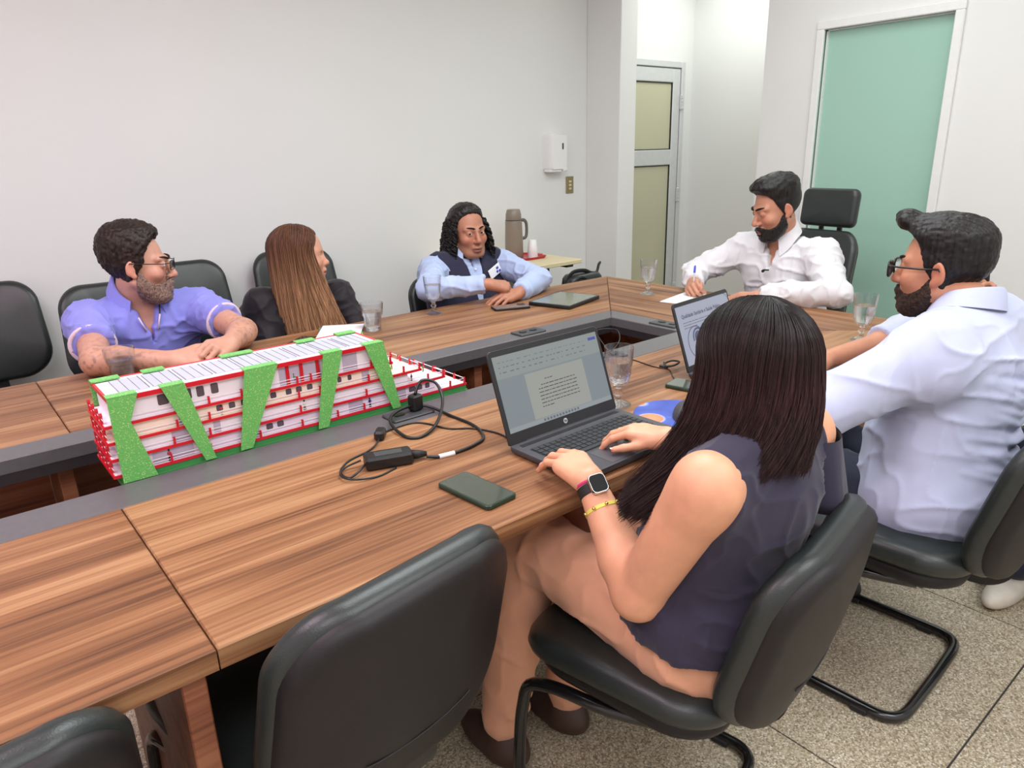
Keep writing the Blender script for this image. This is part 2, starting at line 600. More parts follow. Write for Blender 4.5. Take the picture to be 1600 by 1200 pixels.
fl = struct('floor', G().box((X0 - .1, Y0 - .1, -.12), (XA + .1, YB + .1, -.004)), M['joint'])
xs = [1.40 + .896 * i for i in range(-4, 6)]
ys = [.381 + .916 * i for i in range(-3, 5)]
slabs = {}
for i in range(len(xs) - 1):
    for j in range(len(ys) - 1):
        a, bb, c, d = max(xs[i], X0), min(xs[i + 1], XA), max(ys[j], Y0), min(ys[j + 1], YB)
        if bb - a < .02 or d - c < .02: continue
        G().box((a + .0025, c + .0025, -.004), (bb - .0025, d - .0025, 0)).build('floor_slab', M['terrazzo'], fl)

struct('ceiling', G().box((X0 - .1, Y0 - .1, CEIL), (XA + .1, YB + .1, CEIL + .1)), M['ceil'])
struct('wall_left', G().box((X0 - .1, Y0, 0), (X0, YB, CEIL)), M['wall'])
struct('wall_front', G().box((X0, Y0 - .1, 0), (XA, Y0, CEIL)), M['wall'])
# back wall, its pier and the door opening of the alcove (opening x 4.12..4.91, z 0..2.0)
DX0, DX1, DZ = 4.07, 4.91, 2.01
gb = G().box((X0, YB, 0), (DX0, YB + .1, CEIL)).box((DX0, YB, DZ), (DX1, YB + .1, CEIL)).box((DX1, YB, 0), (XA + .1, YB + .1, CEIL))
struct('wall_back', gb, M['wall'])
struct('trim_1', G().box((3.85, 3.49, 0), (4.015, YB, CEIL), b=.004), M['wall'])
struct('wall_alcove', G().box((XA, YEC - .0, 0), (XA + .1, YB, CEIL)), M['wall'])
# end wall with the tall glass opening
GY0, GY1, GZ = 1.535, 2.245, 2.005
ge = G().box((XE, Y0, 0), (XE + .12, GY0, CEIL)).box((XE, GY0, GZ), (XE + .12, GY1, CEIL)).box((XE, GY1, 0), (XE + .12, YEC, CEIL))
ge.box((XE + .12, YEC - .1, 0), (XA, YEC, CEIL))
struct('wall_end', ge, M['wall_end'])

# tall green glass panel in its white frame
win = bpy.data.objects.new('window_1', None); win.location = (XE, (GY0 + GY1) / 2, 0); C.objects.link(win)
win['kind'] = 'structure'; win['label'] = 'tall pale green glass panel in a white frame on the end wall'
yy = (GY1 - GY0) / 2
fr = G()
fr.box((-.022, -yy - .015, 0), (-.001, -yy + .028, GZ - .026), b=.004)
fr.box((-.022, yy - .028, 0), (-.001, yy + .015, GZ - .026), b=.004)
fr.box((-.022, -yy - .015, GZ - .026), (-.001, yy + .015, GZ + .018), b=.004)
fr.build('window_frame', M['white_paint'], win)
G().box((.030, -yy, 0), (.040, yy, GZ), b=.0).build('pane', M['green_glass'], win)
G().box((.012, -yy + .028, 0), (.03, -yy + .034, GZ - .026)).box((.012, yy - .034, 0), (.03, yy - .028, GZ - .026)).box((.012, -yy + .028, GZ - .032), (.03, yy - .028, GZ - .026)).build('glazing_bead', M['white_paint'], win)

# aluminium door in the alcove
door = bpy.data.objects.new('door_1', None); door.location = (DX0, YB, 0); C.objects.link(door)
door['kind'] = 'structure'; door['label'] = 'aluminium door with two frosted olive panes in the alcove'
W = DX1 - DX0
fg = G().box((0, -.03, 0), (.045, .06, DZ), b=.004).box((W - .045, -.03, 0), (W, .06, DZ), b=.004).box((.045, -.03, DZ - .045), (W - .045, .06, DZ), b=.004)
fg.build('door_frame', M['alu'], door)
lf = G().box((.05, -.022, .02), (.145, .02, DZ - .05), b=.005).box((W - .135, -.022, .02), (W - .05, .02, DZ - .05), b=.005)
lf.box((.145, -.022, DZ - .15), (W - .135, .02, DZ - .05), b=.005).box((.145, -.022, 1.255), (W - .135, .02, 1.37), b=.005).box((.145, -.022, .02), (W - .135, .02, .16), b=.005)
lf.build('door_leaf', M['alu'], door)
for z0, z1 in ((1.37, DZ - .15), (.16, 1.255)):
    p = G().box((.145, -.006, z0), (W - .135, .004, z1)).build('pane', M['frost'], door)
    q = G()
    q.box((.145, -.014, z0), (.152, -.006, z1)).box((W - .142, -.014, z0), (W - .135, -.006, z1)).box((.145, -.014, z1 - .007), (W - .135, -.006, z1)).box((.145, -.014, z0), (W - .135, -.006, z0 + .007))
    q.build('gasket', M['gasket'], p)
for z in (.25, 1.02, 1.72):
    h = G().box((W - .055, -.04, z - .055), (W - .02, -.02, z + .055), b=.004)
    for k in range(4): h.lathe([(.0085, 0), (.0085, .022)], 8, (W - .045, -.043, z - .05 + .026 * k))
    h.build('hinge', M['alu'], door)
hd = G().tube([(.09, -.02, 1.02), (.09, -.06, 1.02), (.2, -.06, 1.02)], .009, 8)
hd.build('door_handle', M['alu'], door)
# ------------------------------------------------------------------ conference table
TZ = .75; TT = .035
YA, YS, YI = .915, 1.475, 1.592        # near run: outer edge, wood/strip joint, inner edge
YJ, YT, YF = 1.928, 2.022, 2.605       # far run: inner edge, joint, outer edge
XI, XT, XO = 2.100, 2.198, 2.800       # end run
XL, XJ = -1.35, .203
tb = thing('conference_table', 'large walnut U-shaped conference table with graphite inner border', 'table', ((XL + XO) / 2, 1.76, 0))
R_ = math.radians
T0 = Matrix.Translation((-(XL + XO) / 2, -1.76, 0))
gap = .0012


def slab(pts, z0, z1, name, m, ch=.0025):
    """flat panel with eased top edge"""
    g = G(); n = len(pts)
    c = np.mean(np.array(pts), axis=0)
    P = np.array(pts)
    ins = []
    for i in range(n):
        a, b_, d = P[i - 1], P[i], P[(i + 1) % n]
        e1 = (b_ - a) / np.linalg.norm(b_ - a); e2 = (d - b_) / np.linalg.norm(d - b_)
        n1 = np.array([-e1[1], e1[0]]); n2 = np.array([-e2[1], e2[0]])
        q = (n1 + n2) / (1 + n1 @ n2)
        ins.append(b_ + q * ch)
    r0 = [(p[0], p[1], z0) for p in P]; r1 = [(p[0], p[1], z1 - ch) for p in P]; r2 = [(p[0], p[1], z1) for p in ins]
    g.loft([r0, r1, r2], M=T0)
    return g.build(name, m, tb)


WX = M['wood_x']
near = [(XL, XJ), (XJ, 1.60)]
slab([(XL, YA), (XJ - gap, YA), (XJ - gap, YS), (XL, YS)], TZ - TT, TZ, 'tabletop_panel', WX[0])
slab([(XJ + gap, YA), (XO - gap, YA), (XT - gap, YS), (XJ + gap, YS)], TZ - TT, TZ, 'tabletop_panel', WX[1])
slab([(XL, YT), (XJ - gap, YT), (XJ - gap, YF), (XL, YF)], TZ - TT, TZ, 'tabletop_panel', WX[2])
slab([(XJ + gap, YT), (XT - gap, YT), (XO - gap, YF), (XJ + gap, YF)], TZ - TT, TZ, 'tabletop_panel', WX[3])
slab([(XO + gap, YA), (XO + gap, YF), (XT + gap, YT), (XT + gap, YS)], TZ - TT, TZ, 'tabletop_panel', M['wood_y'])
# graphite border strips
ST = M['strip']
slab([(XL, YS + gap), (XT - gap, YS + gap), (XI, YI), (XL, YI)], TZ - TT, TZ - .0005, 'border_strip', ST)
slab([(XL, YJ), (XI, YJ), (XT - gap, YT - gap), (XL, YT - gap)], TZ - TT, TZ - .0005, 'border_strip', ST)
slab([(XI, YI), (XT, YS + gap * 2), (XT, YT - gap * 2), (XI, YJ)], TZ - TT, TZ - .0005, 'border_strip', ST)
eb = G()
eb.box((XL, YI - .02, TZ - TT - .028), (XI, YI - .001, TZ - TT), T0).box((XL, YJ + .001, TZ - TT - .028), (XI + .02, YJ + .02, TZ - TT), T0).box((XI + .001, YI - .02, TZ - TT - .028), (XI + .02, YJ, TZ - TT), T0)
eb.build('lower_edge_band', M['strip_edge'], tb)
# legs: slab panels across each run, edges to the aisle
for x in (-1.2, XJ - .034, 1.45):
    for (a, c) in ((YA + .015, YI - .06), (YJ + .035, YF - .05)):
        G().box((x - .017, a, .012), (x + .017, c, TZ - TT), T0, b=.002).build('leg', M['wood_leg'], tb)
        for yv in (a + .06, c - .06): G().lathe([(.018, 0), (.02, .004), (.02, .012)], 12, (x, yv, 0), M=T0).build('foot', M['black_plastic'], tb)
for (a, c) in ((YA + .2, YA + .24), (YF - .24, YF - .20)):
    G().box((2.10, a, .012), (2.75, c, TZ - TT), T0, b=.002).build('leg', M['wood_leg'], tb)
    for xv in (2.16, 2.69): G().lathe([(.018, 0), (.02, .004), (.02, .012)], 12, (xv, (a + c) / 2, 0), M=T0).build('foot', M['black_plastic'], tb)
# modesty panels under each run
for (x0, x1) in ((-1.18, XJ - .053), (XJ - .015, 1.43), (1.47, 2.10)):
    G().box((x0, 2.19, .22), (x1, 2.208, TZ - TT), T0).build('modesty_panel', M['wood_dark'], tb)
G().box((2.36, YA + .24, .22), (2.378, YF - .24, TZ - TT), T0).build('modesty_panel', M['wood_dark'], tb)
# cross rails bridging the gap under the model
for x in (.50, .90):
    G().box((x - .03, YI - .02, TZ - .060), (x + .03, YJ + .02, TZ - .012), T0).build('cross_rail', M['strip_edge'], tb)


def socket_box(cx, cy, rz, plugged=False):
    MM = T0 @ xf((cx, cy, TZ - .0005), rz)
    p = G().box((-.062, -.034, 0), (.062, .034, .006), MM, b=.003).build('socket_plate', M['dark_grey'], tb)
    for sx in (-.028, .022):
        g = G()
        g.prism(rrect(.030, .020, .009, 4, sx, 0), .006, .0085, MM)
        g.build('outlet', M['black_plastic'], p)
    return p


socket_box(1.70, 1.975, 0)
socket_box(2.152, 1.69, PI / 2)
socket_box(.900, 1.532, 0)
socket_box(1.66, 1.535, 0)
# ------------------------------------------------------------------ visitor chairs
def pad_rings(w0, h0, thick, edge, sagf, n=10, r=(.09, .09, .09, .09), taper=0.0, inner=.92, side='both', dome=.012):
    """upholstered pad in local XZ (X across, Z up), thickness along Y; rings from rear (-) to front (+)"""
    base = np.array(rrect(w0, h0, r, n))
    rings = []
    prof = []
    K = 6
    for k in range(K + 1):
        a = -PI / 2 + PI * k / K
        prof.append((edge * (math.cos(a) - 1), thick / 2 * math.sin(a)))
    us = (.12, .28, .46, .66, .86, .985)
    front = [(-edge - (w0 / 2 - edge) * u, thick / 2 + dome * (1 - (1 - u) ** 2.2)) for u in us]
    rear = [(q, -y) for q, y in front[::-1]]
    seq = rear + prof + front
    for (ins, y) in seq:
        sx = (w0 / 2 + ins) / (w0 / 2); sz = (h0 / 2 + ins * h0 / w0 * 1.0) / (h0 / 2)
        P = []
        for (x, z) in base:
            X = x * sx * (1 + taper * z / (h0 / 2)); Z = z * sz
            P.append((X, y + sagf(X, Z), Z))
        rings.append(P)
    return rings


def build_chair(name, label, loc, yaw, group=None, back_h=.47, back_w=.455, tilt=13, back_z=.745, headrest=False, frame=True, seat_z=.445):
    t = thing(name, label, 'chair', loc, yaw, group)
    # seat: cushion and pan
    sag = lambda x, z: 0.0
    Rx = Matrix.Rotation(-PI / 2, 4, 'X')
    curve = lambda x, z: -.035 * max(0, (z - .10) / .13) ** 2 * .9 + .25 * x * x * (1 if z < .1 else .5)
    rings = pad_rings(.475, .465, .062, .028, curve, r=(.10, .10, .13, .13))
    g = G().loft(rings, M=Matrix.Translation((0, .03, seat_z)) @ Matrix(((1, 0, 0, 0), (0, 0, 1, 0), (0, 1, 0, 0), (0, 0, 0, 1))))
    g.build('seat', M['leather'], t, True, 50)
    c2 = lambda x, z: -.03 * max(0, (z - .10) / .13) ** 2 + .2 * x * x
    rings = pad_rings(.440, .430, .05, .025, c2, r=(.10, .10, .13, .13))
    G().loft(rings, M=Matrix.Translation((0, .028, seat_z - .043)) @ Matrix(((1, 0, 0, 0), (0, 0, 1, 0), (0, 1, 0, 0), (0, 0, 0, 1)))).build('seat_pan', M['shell'], t, True, 50)
    # backrest
    B = Matrix.Translation((0, -.245 - math.sin(math.radians(tilt)) * (back_z - .55), back_z)) @ Matrix.Rotation(math.radians(tilt), 4, 'X')
    bow = lambda x, z: .75 * x * x - .18 * (z + .05) ** 2 + .02 * (z / .2)* 0
    rr = (.13, .13, .10, .10)
    rings = pad_rings(back_w, back_h, .055, .026, bow, r=rr, taper=-.05)
    G().loft(rings, M=B).build('backrest', M['leather'], t, True, 50)
    bow2 = lambda x, z: .75 * x * x - .18 * (z + .05) ** 2 - .022
    rings = pad_rings(back_w * .965, back_h * .965, .048, .024, bow2, r=rr, taper=-.05, dome=.016)
    cv = G().loft(rings, M=B).build('back_cover', M['shell'], t, True, 50)
    def rear(x, z, w_=back_w * .965, h_=back_h * .965, e=.024, th=.048, dm=.016):
        s_ = max(abs(x) / (w_ / 2), abs(z) / (h_ / 2))
        u = min(max(((1 - s_) * w_ / 2 - e) / (w_ / 2 - e), 0), 1)
        return bow2(x, z) - (th / 2 + dm * (1 - (1 - u) ** 2.2))

    sp = [(x, -.085 + .30 * x * x) for x in np.linspace(-.10, .10, 13)]
    sm = G().tube([tuple(B @ Vector((x, rear(x, z) - .0002, z))) for x, z in sp], .0015, 6)
    sm.build('seam', M['rubber'], cv)
    if headrest:
        H = Matrix.Translation((0, -.31 - .08, back_z + back_h / 2 + .095)) @ Matrix.Rotation(math.radians(6), 4, 'X')
        hb = lambda x, z: .9 * x * x + .25 * (z) ** 2
        G().loft(pad_rings(.300, .185, .06, .028, hb, r=(.03, .03, .035, .035)), M=H).build('headrest', M['leather'], t, True, 50)
        for x in (-.05, .05): G().box((x - .012, -.40, back_z + back_h / 2 - .06), (x + .012, -.385, back_z + back_h / 2 + .06), b=.003).build('headrest_bracket', M['black_plastic'], t)
    # bracket from seat to back
    zb = seat_z - .06
    g = G()
    pr = spline([(0, -.05, zb), (0, -.18, zb - .012), (0, -.235, zb + .01), (0, -.255, zb + .06), (0, -.262, zb + .12)], 5)
    rings = []
    for i, p in enumerate(pr):
        wd = .055 - .012 * i / len(pr)
        a = pr[min(i + 1, len(pr) - 1)] - pr[max(i - 1, 0)]; a.normalize()
        nn = Vector((0, -a.z, a.y))
        rings.append([tuple(p + Vector((-wd, 0, 0)) + nn * .011), tuple(p + Vector((wd, 0, 0)) + nn * .011), tuple(p + Vector((wd, 0, 0)) - nn * .011), tuple(p + Vector((-wd, 0, 0)) - nn * .011)])
    g.loft(rings)
    g.build('back_bracket', M['black_plastic'], t, True, 40)
    if frame:
        rt = .0135
        loop = []
        def side(s):
            return [(s * .16, -.10, seat_z - .072), (s * .20, .02, seat_z - .075), (s * .215, .14, seat_z - .077), (s * .22, .205, seat_z - .10), (s * .22, .225, seat_z - .16),
                    (s * .22, .235, .20), (s * .22, .24, .08), (s * .22, .225, .030), (s * .22, .17, rt), (s * .22, 0, rt), (s * .22, -.05, rt), (s * .215, -.095, rt), (s * .18, -.125, rt)]
        pts = side(-1) + [(-.08, -.13, rt), (.08, -.13, rt)] + side(1)[::-1]
        G().tube([tuple(p) for p in spline(pts, 4)], rt, 10).build('frame', M['tube'], t, True)
        for (sx, sy) in ((-.22, .16), (.22, .16), (-.22, -.04), (.22, -.04)):
            G().box((sx - .017, sy - .02, 0), (sx + .017, sy + .02, .016), b=.003).build('glide', M['rubber'], t)
        G().box((-.16, -.115, seat_z - .085), (.16, -.085, seat_z - .06), b=.004).build('cross_bar', M['tube'], t)
    else:
        G().lathe([(.03, .10), (.03, .22), (.022, .225), (.022, seat_z - .07)], 16).build('gas_column', M['tube'], t, True, 40)
        G().box((-.10, -.10, seat_z - .085), (.10, .10, seat_z - .055), b=.01).build('tilt_mechanism', M['black_plastic'], t)
        for k in range(5):
            a = 2 * PI * k / 5 + .3
            g = G()
            rings = []
            for (d, wv, z0, z1) in ((.02, .025, .075, .125), (.15, .022, .075, .115), (.29, .016, .065, .088)):
                ca, sa = math.cos(a), math.sin(a)
                rings.append([(d * ca - wv * -sa * s1, d * sa - wv * ca * s1, zz) for (s1, zz) in ((1, z0), (-1, z0), (-1, z1), (1, z1))])
            g.loft(rings)
            arm = g.build('base_arm', M['black_plastic'], t)
            cx, cy = .285 * math.cos(a), .285 * math.sin(a)
            MM = Matrix.Translation((cx, cy, .028)) @ Matrix.Rotation(a + .9, 4, 'Z') @ Matrix.Rotation(PI / 2, 4, 'X')
            G().lathe([(.0, -.022), (.024, -.022), (.028, -.016), (.028, .016), (.024, .022), (0, .022)], 16, M=MM).build('caster', M['black_plastic'], t, True, 40)
            G().tube([(cx, cy, .03), (cx, cy, .08)], .008, 8).build('caster_stem', M['tube'], t)
    return t


R_ = math.radians
GRP = 'black vinyl visitor chairs around the table'
LOW = dict(back_h=.385, back_w=.43, tilt=12, back_z=.79 - .1925, seat_z=.435)
HIGH = dict(back_h=.42, back_w=.45, tilt=12, back_z=.93 - .21, seat_z=.455)
CHAIRS = [
    (0, 'empty black vinyl chair seen from behind, pushed in beside a wooden table leg', (.41, 1.105, 0), R_(8)),
    (0, 'black chair cut off by the bottom left corner of the photo', (-.15, 1.13, 0), R_(6)),
    (0, 'black cantilever chair under the woman typing on the grey laptop', (1.045, .775, 0), R_(10)),
    (0, 'black cantilever chair carrying the man in the pale blue dress shirt', (1.850, .655, 0), R_(3)),
    (1, 'empty black chair at the far left edge, left of the polo shirt man', (.13, 3.42, 0), R_(176)),
    (1, 'black chair carrying the man in the periwinkle polo shirt', (.59, 3.02, 0), R_(177)),
    (1, 'empty black chair between the polo shirt man and the woman with long brown hair', (.945, 3.42, 0), R_(178)),
    (1, 'black chair against the back wall, mostly hidden behind the long brown hair', (1.53, 3.42, 0), R_(178)),
    (0, 'black chair carrying the woman with long brown hair', (1.27, 2.95, 0), R_(188)),
    (0, 'black chair carrying the person in the navy vest', (2.10, 2.86, 0), R_(182)),
    (0, 'black chair at the right edge carrying the person in jeans', (2.66, .37, 0), R_(86)),
]
chairs = []
proto = {}
for i, (kind, l, p, a) in enumerate(CHAIRS):
    if kind not in proto:
        c = build_chair('visitor_chair', l, p, a, GRP, **(HIGH if kind else LOW))
        proto[kind] = c
    else:
        c = clone(proto[kind]); c.name = 'visitor_chair'; c.location = p; c.rotation_euler = (0, 0, a)
        c['label'] = l
    chairs.append(c)
chairs[0].scale = (1.06,) * 3
chairs[3].scale = (1.05,) * 3
exec_chair = build_chair('executive_chair', 'high-backed black executive chair with separate headrest behind the man in white', (3.17, 1.84, 0), R_(84),
                         None, back_h=.56, back_w=.45, tilt=11, back_z=.71, headrest=True, frame=False, seat_z=.455)

# ------------------------------------------------------------------ side table with coffee things
M['beige'] = mat('cream_laminate', srgb(226, 212, 172), .45, var=.03, scale=8)
M['taupe'] = mat('taupe_plastic', srgb(138, 125, 112), .35, var=.02)
M['red_plastic'] = mat('red_tray_plastic', srgb(190, 38, 50), .3, var=.03)
st = thing('side_table', 'cream laminate side table with black metal leg by the back wall', 'table', (2.825, 3.49, 0))
G().box((-.375, -.30, .715), (.375, .30, .74), b=.003).build('tabletop', M['beige'], st)
G().lathe([(.0, .7402), (.03, .7402), (.033, .7412), (.03, .742), (0, .742)], 20, (.06, .20, 0)).build('cable_grommet', M['black_plastic'], st)
for sx in (-.30, .30):
    g = G().box((sx - .03, -.05, .03), (sx + .03, .05, .715), b=.004)
    g.box((sx - .03, -.27, 0), (sx + .03, .25, .03), b=.005).box((sx - .03, -.27, .695), (sx + .03, .25, .715), b=.003)
    g.build('leg', M['black_plastic'], st)
G().box((-.27, .02, .36), (.27, .036, .70)).build('modesty_panel', mat('grey_panel', srgb(190, 190, 188), .5), st)

th = thing('thermos', 'tall taupe vacuum thermos with loop handle on the side table', 'thermos', (2.93, 3.57, .74))
g = G().lathe([(.0, 0), (.055, 0), (.058, .006), (.057, .10), (.053, .225), (.051, .235), (.050, .238)], 28)
g.build('body', M['taupe'], th, True, 40)
g = G().lathe([(.049, .238), (.050, .242), (.049, .27), (.042, .298), (.038, .302), (0, .303)], 28)
g.build('cap', M['taupe'], th, True, 40)
g = G().lathe([(.0515, .233), (.0525, .2355), (.0515, .238), (.0505, .2355)], 28, closed=True)
g.build('neck_ring', M['dark_grey'], th, True)
g = G().tube(spline([(.050, -.012, .232), (.074, -.018, .230), (.088, -.021, .205), (.088, -.021, .145), (.078, -.019, .122), (.054, -.013, .118)], 5), .007, 8, flat=1.5)
g.build('handle', mat('dark_taupe', srgb(104, 98, 92), .4), th, True)
hole = G()
tray = thing('serving_tray', 'small red plastic tray under the thermos and cups', 'tray', (2.98, 3.50, .74))
g = G()
o0 = np.array(rrect(.24, .22, .03, 4)); 
g.loft([[(x * s, y * s, z) for x, y in o0] for (s, z) in ((.9, 0), (.93, .004), (1, .016), (.985, .016), (.915, .006), (.88, .004))])
g.build('dish', M['red_plastic'], tray, True, 40)
G().box((.118, -.025, .012), (.15, .025, .017), b=.002).build('grip', M['red_plastic'], tray)
th.location.z = .744; th.location.x, th.location.y = 2.945, 3.545
for k in range(1):
    cs = thing('cup_stack', 'stack of upturned white plastic cups on the red tray', 'cups', (3.035, 3.47, .744))
    for q in range(5):
        z = .009 * q
        G().lathe([(.033, z), (.0335, z + .002), (.0245, z + .072), (.023, z + .074), (0, z + .074)], 20).build('cup', M['white_plastic'], cs, True, 40)

bag = thing('camera_bag', 'small black camera bag on a chair behind the far table corner', 'bag', (2.87, 2.93, 0))
bpy.data.objects.remove(bag)
# black bag on a low stool behind the table
stl = thing('low_stool', 'low black stool behind the far table corner, hidden under the bag', 'stool', (2.98, 2.97, 0))
G().lathe([(0, .55), (.15, .55), (.155, .56), (.155, .585), (.15, .595), (0, .595)], 24).build('seat', M['leather'], stl, True, 40)
for k in range(4):
    a = PI / 4 + k * PI / 2
    G().tube([(.11 * math.cos(a), .11 * math.sin(a), .555), (.16 * math.cos(a), .16 * math.sin(a), 0)], .011, 8).build('leg', M['tube'], stl, True)
bag = thing('shoulder_bag', 'small black shoulder bag behind the far table corner by the side table', 'bag', (2.98, 2.97, .595))
g = G()
o0 = np.array(rrect(.26, .13, .05, 5))
g.loft([[(x * s, y * s, z) for x, y in o0] for (s, z) in ((.85, 0), (1, .015), (1.02, .05), (.98, .085), (.85, .105), (.5, .112))])
g.build('body', M['leather'], bag, True, 60)
G().tube(spline([(-.12, 0, .07), (-.10, -.02, .125), (-.02, -.03, .13), (.05, -.02, .105), (.12, 0, .10), (.17, .03, .135), (.2, .05, .14)], 6), .008, 8, flat=1.6).build('strap', M['rubber'], bag, True)
G().tube(spline([(-.13, -.03, .02), (-.14, -.06, .06), (-.09, -.07, .10), (-.03, -.06, .09)], 6), .007, 8).build('carry_handle', M['rubber'], bag, True)

# ------------------------------------------------------------------ things on the back wall
pd = thing('paper_towel_dispenser', 'white wall-mounted paper towel dispenser on the back wall', 'dispenser', (3.505, YB, 1.26))
o0 = np.array(rrect(.155, .235, .018, 4, 0, .1175))
g = G()
g.loft([[(x * s, y, .1175 + (z - .1175) * s2) for x, z in o0] for (s, s2, y) in ((1, 1, 0), (1, 1, -.055), (.97, .985, -.078), (.86, .94, -.09))])
g.build('cover', M['white_plastic'], pd, True, 50)
G().box((.022, -.0935, .135), (.034, -.0905, .175), b=.001).build('level_window', M['dark_grey'], pd)
G().box((-.075, -.080, -.012), (.03, -.01, .004), b=.004).box((.035, -.092, -.010), (.074, -.04, .016), b=.006).build('paper_chute', M['white_plastic'], pd)
sw = thing('light_switch', 'olive metal three-rocker light switch plate on the back wall', 'switch', (3.68, YB, 1.095))
G().box((-.036, -.008, 0), (.036, 0, .116), b=.003).build('plate', mat('olive_metal', srgb(150, 138, 98), .4, .3), sw)
for k in range(3):
    G().box((-.012, -.013, .026 + .024 * k), (.012, -.007, .040 + .024 * k), b=.002).build('rocker', mat('ivory_rocker', srgb(222, 214, 180), .4), sw)
# ------------------------------------------------------------------ ship model
SHX, SHY, SHZ = .236, 1.603, .738
ship = thing('ship_model', 'white and red ship model with green lattice screens and solar roof along the table gap', 'model', (SHX + .45, SHY + .08, SHZ))
TS = Matrix.Translation((-.45, -.08, 0))
M['sh_red'] = mat('red_acrylic', srgb(206, 24, 42), .3, var=.03)
M['sh_white'] = mat('white_model_card', srgb(244, 238, 246), .5, var=.01)
M['sh_cream'] = mat('cream_model_card', srgb(250, 232, 216), .5, var=.01)
M['sh_lilac'] = mat('lilac_model_card', srgb(238, 224, 240), .5, var=.01)
M['sh_green'] = mat('green_hull', srgb(74, 150, 84), .35, var=.03)
M['sh_panel'] = mat('solar_cell', srgb(184, 188, 200), .3, var=.02)
M['sh_line'] = mat('solar_gap', srgb(96, 98, 110), .5)
M['sh_win'] = mat('model_window', srgb(92, 82, 92), .15, var=.05)
M['sh_rec'] = mat('model_recess', srgb(190, 178, 198), .5, var=.03)
m, nt, b = new_mat('green_lattice')
vo = node(nt, 'ShaderNodeTexVoronoi', i_Scale=230.0)
nt.links.new(coords(nt, (1, 1, 1.4)), vo.inputs['Vector'])
r = ramp(nt, [(.20, srgb(188, 222, 140)), (.30, srgb(106, 184, 96))])
nt.links.new(vo.outputs['Distance'], r.inputs[0]); nt.links.new(r.outputs[0], b.inputs['Base Color'])
b.inputs['Roughness'].default_value = .4
bp = node(nt, 'ShaderNodeBump', i_Strength=.2, i_Distance=.002)
nt.links.new(vo.outputs['Distance'], bp.inputs['Height']); nt.links.new(bp.outputs[0], b.inputs['Normal'])
M['sh_screen'] = m
SW = .155                                            # beam
hull = [(-.004, -.003), (.905, -.003), (.905, SW + .003), (-.004, SW + .003)]
G().prism(hull, 0, .010, TS).prism([(-.001, 0), (.902, 0), (.902, SW), (-.001, SW)], .010, .0235, TS).build('hull', M['sh_green'], ship)
DZ_ = [.024, .061, .098, .135]; XR = [.902, .830, .755, .668]; XW = [.800, .715, .660, .635]
WC = ['sh_lilac', 'sh_white', 'sh_cream', 'sh_white']
ROOF = .197
wins = {3: [(.095, .117), (.150, .165), (.176, .192), (.207, .223), (.607, .626)],
        2: [(.212, .226), (.240, .254), (.268, .282), (.338, .352), (.376, .390), (.402, .416), (.430, .444), (.512, .522), (.540, .550)],
        1: [(.645, .668)], 0: [(.318, .334), (.345, .361), (.716, .736), (.744, .758), (.768, .782)]}
recs = {3: [(.365, .47), (.53, .57)], 2: [(.130, .165), (.58, .60)], 1: [(.110, .160), (.20, .215)], 0: [(.065, .150), (.278, .30), (.535, .575), (.67, .705)]}
for k in range(4):
    z = DZ_[k]; top = (DZ_[k + 1] if k < 3 else ROOF - .006)
    dk = G().box((-.018, -.004, z), (XR[k], SW + .004, z + .006), TS).build('deck', M['sh_red'], ship)
    G().box((-.014, 0, z + .006), (XR[k] - .004, SW, z + .0066), TS).build('deck_floor', M['sh_cream' if k == 2 else 'sh_white'], dk)
    cw_ = G().box((.006, .006, z + .0066), (XW[k], SW - .006, top), TS).build('cabin_wall', M[WC[k]], ship)
    h = top - z - .0066
    for (a, c) in wins[k]:
        G().prism(rrect(c - a, h * .48, .0035, 3, (a + c) / 2, z + .0066 + h * .60), -.0061, -.0048, TS @ Matrix.Rotation(PI / 2, 4, 'X')).build('window', M['sh_win'], cw_)
    for (a, c) in recs[k]:
        G().box((a, .0049, z + .0072), (c, .0061, z + .0066 + h * .86), TS).build('doorway', M['sh_rec'], cw_)
    # rails and red posts on the near side, bow and stern
    ps = [.10 + .012 * k, .185 + .004 * k, .30 - .01 * k, .405, .50 - .02 * k, .575 + .01 * k, XR[k] - .055, XR[k] - .006]
    for x in ps:
        G().box((x - .0022, -.0035, z + .006), (x + .0022, .001, z + .023), TS).build('rail_post', M['sh_red'], ship)
    for y in (.05, .10, SW - .004):
        G().box((XR[k] - .007, y - .0022, z + .006), (XR[k] - .002, y + .0022, z + .023), TS).build('rail_post', M['sh_red'], ship)
    for y in (.02, .06, .10, .14):
        g = G().box((-.017, y - .0035, z + .006), (-.012, y + .0035, z + .026), TS)
        g.lathe([(0, -.003), (.0045, -.003), (.0045, .003), (0, .003)], 8, M=TS @ Matrix.Translation((-.0145, y, z + .026)) @ Matrix.Rotation(PI / 2, 4, 'Y'))
        g.build('stern_post', M['sh_red'], ship)
    rl = G().box((0, -.002, z + .0185), (XR[k] - .003, -.0008, z + .020), TS).box((XR[k] - .0045, 0, z + .0185), (XR[k] - .003, SW, z + .020), TS).box((0, -.002, z + .012), (XR[k] - .003, -.0008, z + .013), TS).box((-.015, 0, z + .0185), (-.014, SW, z + .020), TS)
    rl.build('railing', M['sh_white'], ship)
for x in (.385, .42, .462):
    G().box((x - .004, .002, .141), (x + .004, .010, ROOF - .006), TS).build('red_column', M['sh_red'], ship)
rf = G().box((.004, -.004, ROOF - .006), (.640, SW + .004, ROOF), TS).build('roof', M['sh_white'], ship)
